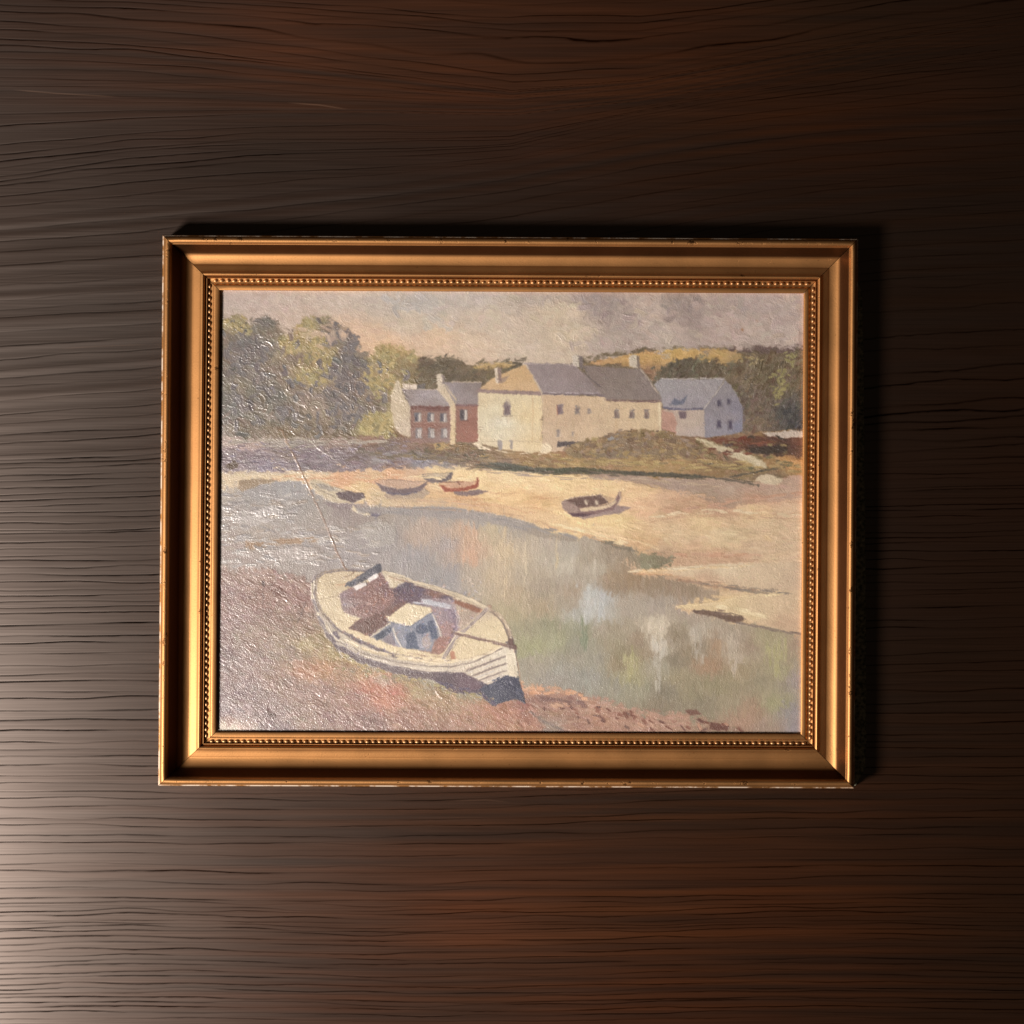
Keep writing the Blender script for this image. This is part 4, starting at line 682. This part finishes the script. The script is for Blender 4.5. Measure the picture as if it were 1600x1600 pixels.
# ---------------------------------------------------------------- the wood: wavy relief grain
KX = np.array([-700, 0, 200, 400, 600, 800, 1000, 1200, 1400, 1600, 2300.])
KEYS = [[-760]*11, [-80, -60, -50, -40, -30, -20, -26, -46, -70, -90, -150],
    [-30, 5, 12, 28, 42, 58, 60, 35, 3, -32, -110], [10, 20, 37, 57, 78, 99, 98, 66, 34, 8, -60], [55, 60, 72, 92, 114, 140, 124, 88, 55, 25, -40],
    [150, 152, 158, 164, 169, 172, 150, 115, 80, 50, -10], [212, 205, 190, 180, 176, 180, 158, 124, 90, 62, 0], [285, 272, 247, 232, 226, 220, 176, 142, 112, 88, 30],
    [360, 345, 330, 311, 290, 262, 226, 200, 185, 172, 120], [465, 450, 436, 420, 395, 370, 340, 312, 292, 278, 230], [612, 603, 590, 574, 552, 530, 500, 472, 450, 440, 410],
    [768, 762, 755, 747, 742, 737, 730, 725, 720, 714, 700], [902, 900, 897, 894, 891, 888, 880, 871, 862, 858, 850], [1100, 1100, 1098, 1099, 1100, 1098, 1095, 1092, 1090, 1086, 1080],
    [1250, 1250, 1251, 1255, 1253, 1250, 1244, 1240, 1239, 1236, 1230], [1420, 1420, 1416, 1421, 1425, 1421, 1418, 1412, 1410, 1412, 1414], [1640]*11, [2400]*11]
KEYS = np.array(KEYS, float)
def make_wood():
    r = np.random.default_rng(21)
    xs = np.unique(np.concatenate([np.linspace(-700, -20, 30), np.linspace(-20, 1620, 330), np.linspace(1620, 2300, 30)]))
    ys = np.unique(np.concatenate([np.linspace(-700, -10, 160), np.linspace(-10, 1610, 2250), np.linspace(1610, 2300, 160)]))
    X, Y = np.meshgrid(xs, ys)
    ph = np.zeros_like(X); base = KEYS[:, 1].copy(); base[0] = -760; base[-1] = 2400
    for j, x in enumerate(xs):
        ph[:, j] = np.interp(ys, [np.interp(x, KX, k) for k in KEYS], base)
    h, w = X.shape
    ph += 4*vnoise(h, w, 260, 90, 3, 1)+1.0*vnoise(h, w, 60, 34, 4, 1)
    # groove positions in phase, spacing as in the plank
    P_, lines, y = [], [], -760.0
    def gap(y):
        for a, b, g in ((-1000,150,15),(150,200,30),(200,290,12.5),(290,350,18),(350,700,19),(700,960,11.2),(960,1180,17),(1180,1320,17),(1320,1400,15),(1400,1600,10),(1600,9999,12)):
            if a <= y < b: return g
    while y < 2400:
        y += gap(y)*.86*r.uniform(.65, 1.35); lines.append(y)
    L = np.array(lines); nl = len(L)
    # every groove has its own wander, depth and breaks along x
    gx = 34; cell = 3000/(gx-1)
    wan = r.uniform(-1, 1, (nl, gx)); dep = r.uniform(0, 1, (nl, gx)); own = r.uniform(.55, 1.0, nl); wid = r.uniform(.75, 1.25, nl)
    fine = vnoise(nl, w, 1.01, 3.0, 8, 2)
    def along(tab, k, x):
        t = (x+700)/cell; i = np.clip(t.astype(int), 0, gx-2); f = t-i; f = f*f*(3-2*f)
        return tab[k, i]*(1-f)+tab[k, i+1]*f
    g = np.zeros_like(X); Ki = np.clip(np.searchsorted(L, ph), 1, nl-1); ix = np.broadcast_to(np.arange(w)[None], X.shape)
    for off in (-1, 0):
        k = np.clip(Ki+off, 0, nl-1)
        band = np.clip((350-np.abs(L[k]-530))/120, 0, 1)      # the zone of broad soft ribbons
        d = ph-L[k]-2.3*along(wan, k, X)-.5*fine[k, ix]
        soft = np.interp(L, [-760, 100, 150, 200, 300, 360, 640, 740, 2400], [1, 1, .25, 1, .85, .55, .6, 1, 1])[k]
        D = np.clip(along(dep, k, X)*1.3+.05, 0, 1)*own[k]*soft*np.clip(1+.3*fine[k, ix], .5, 1.3)
        D = np.maximum(D, .35*own[k]*soft)
        half = .82*wid[k]*(1+.25*np.clip((500-X)/300, 0, 1))
        g = np.maximum(g, D*np.exp(-(d/half)**2))
    # broad ribbons and slow swells of the early wood
    rib_tab = np.random.default_rng(9).uniform(-1, 1, 900)
    t = (ph+760)/9.5; i = np.clip(t.astype(int), 0, 898); f = t-i; f = f*f*(3-2*f); rib = rib_tab[i]*(1-f)+rib_tab[i+1]*f
    amp = np.interp(ph, [-760, 150, 300, 380, 640, 760, 2400], [.18, .25, .4, 1, 1, .25, .2])
    streak = vnoise(h, w, 2.2, 26, 12, 3)
    swell = vnoise(h, w, 180, 70, 14, 2)
    hz = -.00015*g+.00017*amp*rib+.000004*streak
    Z = hz-hz.max()-.0002
    k = U*CAM_H/(CAM_H-REF_Z)
    tone = np.clip(1+.22*amp*rib+.03*streak+.16*swell, .4, 1.8)*(1-.82*np.clip(g*1.25, 0, 1))
    red = np.clip(.5+.5*vnoise(h, w, 240, 60, 15, 2), 0, 1)[..., None]
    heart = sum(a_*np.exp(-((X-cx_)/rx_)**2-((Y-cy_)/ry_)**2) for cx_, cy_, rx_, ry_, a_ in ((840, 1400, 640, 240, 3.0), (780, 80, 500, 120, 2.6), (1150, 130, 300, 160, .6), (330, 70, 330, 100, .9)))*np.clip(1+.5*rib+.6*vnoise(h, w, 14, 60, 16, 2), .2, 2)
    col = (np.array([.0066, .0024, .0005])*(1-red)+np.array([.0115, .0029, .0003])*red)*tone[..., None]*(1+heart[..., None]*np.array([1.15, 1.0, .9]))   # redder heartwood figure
    for pts_, a_ in ((((20, 140), (90, 146), (182, 151)), .6), (((448, 160), (500, 164), (545, 171)), .8), (((700, 1252), (760, 1250), (800, 1254)), .3), (((1180, 500), (1420, 330), (1560, 322)), 0), (((90, 545), (150, 541), (230, 538)), .25)):
        px_ = np.array(pts_, float); yy = np.interp(xs, px_[:, 0], px_[:, 1]); on = np.interp(xs, [px_[0, 0], px_[0, 0]+25, px_[-1, 0]-25, px_[-1, 0]], [0, 1, 1, 0])
        col += (np.exp(-((Y-yy[None])/.8)**2)*on[None]*a_)[..., None]*np.array([.10, .060, .040])      # old scratches
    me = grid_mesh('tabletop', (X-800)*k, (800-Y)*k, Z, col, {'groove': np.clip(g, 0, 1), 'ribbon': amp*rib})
    m, nt, b, N, Lk = mat('dark_wood')
    a = N('ShaderNodeAttribute'); a.attribute_name = 'pigment'; gr = N('ShaderNodeAttribute'); gr.attribute_name = 'groove'; rb = N('ShaderNodeAttribute'); rb.attribute_name = 'ribbon'
    cm = N('ShaderNodeMix'); cm.data_type = 'RGBA'; cm.blend_type = 'MULTIPLY'; cm.inputs['Factor'].default_value = 1; Lk(a.outputs['Color'], cm.inputs['A']); Lk(cm.outputs['Result'], b.inputs['Base Color'])
    tc = N('ShaderNodeTexCoord'); mp = N('ShaderNodeMapping'); mp.inputs['Scale'].default_value = (10, 900, 1)
    Lk(tc.outputs['Object'], mp.inputs['Vector'])
    n1 = N('ShaderNodeTexNoise'); n1.inputs['Scale'].default_value = 1; n1.inputs['Detail'].default_value = 4; Lk(mp.outputs[0], n1.inputs['Vector'])
    n2 = N('ShaderNodeTexNoise'); n2.inputs['Scale'].default_value = 5; n2.inputs['Detail'].default_value = 3; Lk(tc.outputs['Object'], n2.inputs['Vector'])
    cr = N('ShaderNodeValToRGB'); e = cr.color_ramp.elements; e[0].position = .33; e[0].color = (.8, .8, .8, 1); e[1].position = .66; e[1].color = (1.15, 1.15, 1.15, 1); Lk(n1.outputs['Fac'], cr.inputs[0]); Lk(cr.outputs[0], cm.inputs['B'])
    # roughness = base + streaks + grooves
    def mth(op, x, y):
        q = N('ShaderNodeMath'); q.operation = op
        for s_, v in ((0, x), (1, y)):
            if isinstance(v, (int, float)): q.inputs[s_].default_value = v
            else: Lk(v, q.inputs[s_])
        return q.outputs[0]
    ro = mth('ADD', mth('ADD', WOOD_R-.07, mth('MULTIPLY', n1.outputs['Fac'], .10)), mth('MULTIPLY', n2.outputs['Fac'], .06))
    ro = mth('SUBTRACT', ro, mth('MULTIPLY', rb.outputs['Fac'], .018)); Lk(ro, b.inputs['Roughness']); b.inputs['Anisotropic'].default_value = .35; b.inputs['Specular Tint'].default_value = (1, .84, .75, 1)
    tg = N('ShaderNodeCombineXYZ'); tg.inputs[1].default_value = 1; Lk(tg.outputs[0], b.inputs['Tangent'])
    sp = mth('MULTIPLY', mth('SUBTRACT', 1.0, mth('MULTIPLY', gr.outputs['Fac'], 1.1)), WOOD_S); sp = mth('MAXIMUM', sp, 0.0); Lk(sp, b.inputs['Specular IOR Level']); b.inputs['Coat Roughness'].default_value = .35; b.inputs['Coat IOR'].default_value = 1.9; b.inputs['IOR'].default_value = 2.15; b.inputs['Coat Tint'].default_value = (1, 1, 1, 1)
    bp = N('ShaderNodeBump'); bp.inputs['Strength'].default_value = .05; bp.inputs['Distance'].default_value = .0003; Lk(n1.outputs['Fac'], bp.inputs['Height']); Lk(bp.outputs[0], b.inputs['Normal'])
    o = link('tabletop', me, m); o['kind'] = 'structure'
    return o
WOOD_R, WOOD_S = .315, .74
make_wood()

# ---------------------------------------------------------------- the framed painting
root = bpy.data.objects.new('framed_painting', None); sc.collection.objects.link(root)
root['label'] = 'beaded gilt frame holding an oil painting of a white boat and cream waterside houses'
root['category'] = 'painting'

QUAD = [np.array(p, float) for p in ((254, 367), (1341, 373), (1335, 1232), (247, 1228))]      # TL TR BR BL outer corners
SIDEK = {'top': 1.0, 'right': .985, 'bottom': .985, 'left': 1.045}                              # moulding widths measured off the frame
# moulding section: distance from the outer edge (picture units), height (mm)
PROF = [(0, .4), (0, 16.4), (.8, 17.3), (1.6, 17.6), (2.3, 17.7), (3.2, 18.7), (5, 19.6), (7.2, 20.0), (9.4, 19.7), (11.3, 18.9), (12.8, 17.9), (13.6, 17.0), (14.2, 16.9), (15.2, 16.0),
        (18, 13.9), (21, 11.75), (24, 9.75), (26.5, 8.3), (28, 7.6), (29.5, 7.05), (31, 6.6), (33, 6.1), (35, 5.7), (37, 5.37), (39, 5.1), (41, 4.9), (43, 4.75), (45, 4.68), (45.8, 4.7), (46.6, 5.0), (48, 5.25), (52, 5.85), (56, 6.4),
        (57.2, 6.9), (58.6, 7.6), (60.4, 7.95), (62.2, 7.5), (63.4, 6.6), (64.2, 5.4), (64.8, 4.4), (65.4, 4.3),
        (66.0, 5.6), (66.5, 6.1), (67.1, 6.1), (67.5, 5.4), (67.9, 3.8), (69, 3.5), (74, 3.5), (75.6, 3.6), (76.6, 3.8), (77.2, 4.4), (77.9, 4.85), (80, 4.95), (84.2, 4.8), (85.4, 4.5), (86, 4.0), (86.1, 2.3), (86.1, 1.0)]
def corner(i, d):
    """point inset by d*side factor from both sides meeting at outer corner i"""
    names = ('top', 'right', 'bottom', 'left')
    def off(k):                                       # side k runs QUAD[k] -> QUAD[k+1]
        a, b = QUAD[k], QUAD[(k+1) % 4]; t = (b-a)/np.linalg.norm(b-a); n = np.array([-t[1], t[0]])
        return a+n*d*SIDEK[names[k]], t
    p, u = off((i-1) % 4); q, v = off(i)
    s = np.linalg.solve(np.array([u, -v]).T, q-p)
    return p+u*s[0]

def gold_material(name, base, rough, wear=.5):
    m, nt, b, N, Lk = mat(name)
    tc = N('ShaderNodeTexCoord')
    def noise(scale, detail=4, r=.6):
        n = N('ShaderNodeTexNoise'); n.inputs['Scale'].default_value = scale; n.inputs['Detail'].default_value = detail; n.inputs['Roughness'].default_value = r; Lk(tc.outputs['Object'], n.inputs['Vector']); return n
    def ramp(src, p0, c0, p1, c1):
        r = N('ShaderNodeValToRGB'); e = r.color_ramp.elements; e[0].position = p0; e[0].color = (*c0, 1); e[1].position = p1; e[1].color = (*c1, 1); Lk(src, r.inputs[0]); return r
    n1 = noise(26, 5); c1 = ramp(n1.outputs['Fac'], .35, tuple(v*.94 for v in base), .7, tuple(min(1, v*1.06) for v in base))
    n2 = noise(420, 3, .7); s2 = ramp(n2.outputs['Fac'], .66, (0, 0, 0), .72, (1, 1, 1))       # fine pits
    n3 = noise(85, 6, .75); s3 = ramp(n3.outputs['Fac'], .69, (0, 0, 0), .74, (1, 1, 1))      # rubbed-through patches
    mx = N('ShaderNodeMix'); mx.data_type = 'RGBA'; mx.inputs['B'].default_value = (.10, .045, .016, 1); Lk(c1.outputs[0], mx.inputs['A'])
    mm = N('ShaderNodeMath'); mm.operation = 'MULTIPLY'; mm.inputs[1].default_value = .55*wear; Lk(s2.outputs[0], mm.inputs[0])
    m3 = N('ShaderNodeMath'); m3.operation = 'MULTIPLY'; m3.inputs[1].default_value = 1.0*wear
    wa = N('ShaderNodeAttribute'); wa.attribute_name = 'wear'; w1 = N('ShaderNodeMath'); w1.operation = 'MULTIPLY'; w1.inputs[1].default_value = .11; Lk(wa.outputs['Fac'], w1.inputs[0])
    w2 = N('ShaderNodeMath'); w2.operation = 'ADD'; Lk(n3.outputs['Fac'], w2.inputs[0]); Lk(w1.outputs[0], w2.inputs[1]); Lk(w2.outputs[0], s3.inputs[0]); Lk(s3.outputs[0], m3.inputs[0])
    mxx = N('ShaderNodeMath'); mxx.operation = 'MAXIMUM'; Lk(mm.outputs[0], mxx.inputs[0]); Lk(m3.outputs[0], mxx.inputs[1])
    Lk(mxx.outputs[0], mx.inputs['Factor'])
    to = N('ShaderNodeAttribute'); to.attribute_name = 'cove_shade'; tm = N('ShaderNodeMix'); tm.data_type = 'RGBA'; tm.blend_type = 'MULTIPLY'; tm.inputs['B'].default_value = (.17, .14, .14, 1)
    Lk(to.outputs['Fac'], tm.inputs['Factor']); Lk(mx.outputs['Result'], tm.inputs['A'])      # darker cove: its shade is multiplied into the gold colour
    ar = N('ShaderNodeAttribute'); ar.attribute_name = 'arris'; n6 = noise(55, 5, .7); r6 = ramp(n6.outputs['Fac'], .44, (0, 0, 0), .56, (1, 1, 1)); ma = N('ShaderNodeMath'); ma.operation = 'MULTIPLY'; Lk(ar.outputs['Fac'], ma.inputs[0]); Lk(r6.outputs[0], ma.inputs[1])
    mg = N('ShaderNodeMix'); mg.data_type = 'RGBA'; mg.inputs['B'].default_value = (.55, .47, .38, 1); Lk(tm.outputs['Result'], mg.inputs['A']); Lk(ma.outputs[0], mg.inputs['Factor']); Lk(mg.outputs['Result'], b.inputs['Base Color'])
    me_ = N('ShaderNodeMath'); me_.operation = 'MULTIPLY_ADD'; me_.inputs[1].default_value = -.97; me_.inputs[2].default_value = .97; Lk(ma.outputs[0], me_.inputs[0]); Lk(me_.outputs[0], b.inputs['Metallic'])
    b.inputs['Metallic'].default_value = .97
    rr = ramp(n1.outputs['Fac'], .3, (rough-.02,)*3, .7, (rough+.03,)*3); Lk(rr.outputs[0], b.inputs['Roughness'])
    bp = N('ShaderNodeBump'); bp.inputs['Strength'].default_value = .22; bp.inputs['Distance'].default_value = .0003; n4 = noise(900, 3); Lk(n4.outputs['Fac'], bp.inputs['Height'])
    bp2 = N('ShaderNodeBump'); bp2.inputs['Strength'].default_value = .5; bp2.inputs['Distance'].default_value = .0003; bp2.invert = True; Lk(s3.outputs[0], bp2.inputs['Height']); Lk(bp.outputs[0], bp2.inputs['Normal']); Lk(bp2.outputs[0], b.inputs['Normal'])
    return m
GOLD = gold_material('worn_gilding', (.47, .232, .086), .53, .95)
GOLD_BEAD = gold_material('gilded_beads', (.52, .30, .14), .48, .5)

def rail(k, gap=.55, segs=60):
    i, j = k, (k+1) % 4
    r = np.random.default_rng(30+k)
    a_ = np.array([corner(i, d) for d, z in PROF]); b_ = np.array([corner(j, d) for d, z in PROF])
    t = (QUAD[j]-QUAD[i]); ln = np.linalg.norm(t); t = t/ln
    a_ = a_+t*gap; b_ = b_-t*gap
    s = np.linspace(0, 1, segs+1)
    wob = vnoise(segs+1, len(PROF), 4, 6, 50+k, 2)*.10
    X = np.zeros((segs+1, len(PROF))); Y = X.copy(); Z = X.copy()
    for u in range(segs+1):
        for v, (d, z) in enumerate(PROF):
            p = a_[v]*(1-s[u])+b_[v]*s[u]
            zz = z+(wob[u, v] if 3 < d < 84 else 0)
            q = at(p[0], p[1], (16.4 if v == 0 else zz)/1000)
            X[u, v], Y[u, v], Z[u, v] = q[0], q[1], zz/1000
    dd = np.array([d for d, z in PROF])
    rimw = np.clip(1-np.abs(dd-7)/8, 0, 1)+.5*np.clip(1-np.abs(dd-60)/4, 0, 1)+.25
    me = grid_mesh('frame_rail', X, Y, Z, None, {'wear': np.broadcast_to(rimw[None], X.shape), 'cove_shade': np.broadcast_to(np.interp(dd, [13.6, 15, 28, 33], [0, 1, 1, 0])[None], X.shape), 'arris': np.broadcast_to(np.clip(1.6-np.abs(dd-1.0)*1.3, 0, 1)[None], X.shape)})
    # closed mitre ends and underside
    import bmesh
    bm = bmesh.new(); bm.from_mesh(me)
    bm.verts.ensure_lookup_table(); n = len(PROF)
    bm.faces.new([bm.verts[v] for v in range(n)]); bm.faces.new([bm.verts[segs*n+v] for v in reversed(range(n))])
    bm.faces.new([bm.verts[0], bm.verts[segs*n], bm.verts[segs*n+n-1], bm.verts[n-1]])
    bmesh.ops.recalc_face_normals(bm, faces=bm.faces)
    for e in bm.edges:
        if len(e.link_faces) == 2 and e.calc_face_angle(0) > .75: e.smooth = False
    for f in bm.faces: f.smooth = len(f.verts) == 4 and f.calc_area() < .01
    bm.to_mesh(me); bm.free()
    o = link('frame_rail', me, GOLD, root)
    # the row of pressed beads, one mesh
    bm = bmesh.new()
    a = corner(i, 71.3); b = corner(j, 71.3); L2 = np.linalg.norm(b-a); cnt = int(round((L2-6)/9.75)); ang = math.atan2(-(b-a)[1], (b-a)[0])
    from mathutils import Matrix
    for c in range(cnt):
        p = a+(b-a)*((4+ (c+.5)*(L2-8)/cnt)/L2)
        M = Matrix.Translation(at(p[0], p[1], .0038)) @ Matrix.Rotation(ang, 4, 'Z') @ Matrix.Diagonal((1.0+r.uniform(-.04, .04), 1, 1, 1))
        if r.random() < .03: M = M @ Matrix.Diagonal((.8, .85, .55, 1))      # rubbed or clogged beads
        M = M @ Matrix.Diagonal((.00185+.0001*r.normal(), .00120+.00006*r.normal(), .00135+.00012*r.normal(), 1))
        bmesh.ops.create_uvsphere(bm, u_segments=14, v_segments=10, radius=1.0, matrix=M)
    for f in bm.faces: f.smooth = True
    mb = bpy.data.meshes.new('beading'); bm.to_mesh(mb); bm.free()
    link('beading', mb, GOLD_BEAD, o)
    return o
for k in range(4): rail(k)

# ---- the painted canvas
P = paint_picture()
hue = P.C*(1+.030*vnoise(PH, PW, 1.6, 1.6, 70, 1)+.022*vnoise(PH, PW, 9, 1.3, 71, 1)+.03*vnoise(PH, PW, 14, 14, 72, 2))[..., None]
hue = hue*np.interp(P.X, [340, 420, 620, 800], [.85, .875, .95, 1.0])[..., None]  # pigment darkened towards the left to offset the lamp's falloff and glare
Zp = P.Z.copy()
q = np.pad(Zp, 1, mode='edge'); Zp = (q[:-2, 1:-1]+q[2:, 1:-1]+q[1:-1, :-2]+q[1:-1, 2:]+3*Zp)/7
CAN_Z = .0015
kk = U*(CAM_H-CAN_Z)/(CAM_H-REF_Z)
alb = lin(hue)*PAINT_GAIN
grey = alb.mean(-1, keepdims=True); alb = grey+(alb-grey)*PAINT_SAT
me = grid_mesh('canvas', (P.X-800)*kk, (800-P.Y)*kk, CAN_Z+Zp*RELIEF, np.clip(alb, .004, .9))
m, nt, b, N, Lk = mat('oil_paint')
a = N('ShaderNodeAttribute'); a.attribute_name = 'pigment'; Lk(a.outputs['Color'], b.inputs['Base Color'])
b.inputs['Roughness'].default_value = .42; b.inputs['Specular IOR Level'].default_value = .9
b.inputs['Coat Weight'].default_value = 1; b.inputs['Coat Roughness'].default_value = .29; b.inputs['Coat IOR'].default_value = 1.95
tc = N('ShaderNodeTexCoord')
last = None
for sx, sy, st in ((600, 2200, .28), (2000, 500, .34), (1200, 1200, .46)):       # canvas weave and dry paint
    mp = N('ShaderNodeMapping'); mp.inputs['Scale'].default_value = (sx, sy, 1); Lk(tc.outputs['Object'], mp.inputs['Vector'])
    n = N('ShaderNodeTexNoise'); n.inputs['Scale'].default_value = 1; n.inputs['Detail'].default_value = 2; Lk(mp.outputs[0], n.inputs['Vector'])
    bp = N('ShaderNodeBump'); bp.inputs['Strength'].default_value = st; bp.inputs['Distance'].default_value = .0004; Lk(n.outputs['Fac'], bp.inputs['Height'])
    if last: Lk(last.outputs[0], bp.inputs['Normal'])
    last = bp
Lk(last.outputs[0], b.inputs['Normal']); Lk(last.outputs[0], b.inputs['Coat Normal'])
cv = link('canvas', me, m, root)

# ---- dark felted backing board that shows past the right-hand rail
import bmesh
def backing():
    r = np.random.default_rng(77)
    pts = []
    ys = np.linspace(440, 1208, 150); nz = vnoise(1, 150, 1.01, 5, 5, 3)[0]
    for i, y in enumerate(ys):
        e = np.interp(y, [440, 470, 560, 700, 840, 1000, 1170, 1200, 1208], [1342, 1347, 1350, 1350, 1352, 1353, 1353, 1352, 1348])
        pts.append((e+1.0*nz[i], y))
    pts += [(1344, 1214), (1340, 1222), (1336, 1228), (1326, 1222), (1326, 440)]
    bm = bmesh.new()
    top = [bm.verts.new(at(x, y, .0060)) for x, y in pts]; bot = [bm.verts.new(at(x, y, .0006)) for x, y in pts]
    n = len(pts)
    for i in range(n): bm.faces.new([top[i], top[(i+1) % n], bot[(i+1) % n], bot[i]])
    bm.faces.new(top); bm.faces.new(bot[::-1])
    # frayed paper fibres along the free edge
    for i in range(0, 150):
        x, y = pts[i]
        for _ in range(3):
            x0 = x+r.uniform(-1.2, .3); y0 = y+r.uniform(-2.5, 2.5); an = r.normal(1.57, .5); l = r.uniform(1.5, 5)
            p = at(x0, y0, .0063); q = at(x0+math.cos(an)*l*.5, y0+math.sin(an)*l, .0063+r.uniform(-.0012, .0012)); w_ = .00009
            v = [bm.verts.new((p[0]-w_, p[1], p[2])), bm.verts.new((p[0]+w_, p[1], p[2])), bm.verts.new((q[0]+w_, q[1], q[2])), bm.verts.new((q[0]-w_, q[1], q[2])), bm.verts.new(((p[0]+q[0])/2, (p[1]+q[1])/2, p[2]+.0002))]
            for tri in ((0, 1, 4), (1, 2, 4), (2, 3, 4), (3, 0, 4)): bm.faces.new([v[t] for t in tri])
    bmesh.ops.recalc_face_normals(bm, faces=bm.faces)
    me = bpy.data.meshes.new('backing_board'); bm.to_mesh(me); bm.free()
    m, nt, b, N, Lk = mat('dark_felt')
    tc = N('ShaderNodeTexCoord'); n = N('ShaderNodeTexNoise'); n.inputs['Scale'].default_value = 380; n.inputs['Detail'].default_value = 5; Lk(tc.outputs['Object'], n.inputs['Vector'])
    rp = N('ShaderNodeValToRGB'); e = rp.color_ramp.elements; e[0].position = .35; e[0].color = (.12, .125, .08, 1); e[1].position = .75; e[1].color = (.62, .60, .46, 1); Lk(n.outputs['Fac'], rp.inputs[0]); Lk(rp.outputs[0], b.inputs['Base Color'])
    b.inputs['Roughness'].default_value = .95; b.inputs['Specular IOR Level'].default_value = .1
    bp = N('ShaderNodeBump'); bp.inputs['Strength'].default_value = .9; bp.inputs['Distance'].default_value = .0012; Lk(n.outputs['Fac'], bp.inputs['Height']); Lk(bp.outputs[0], b.inputs['Normal'])
    o = link('backing_board', me, m, root)
    o['label'] = 'dark green felted backing edge with frayed pale fibres'
backing()
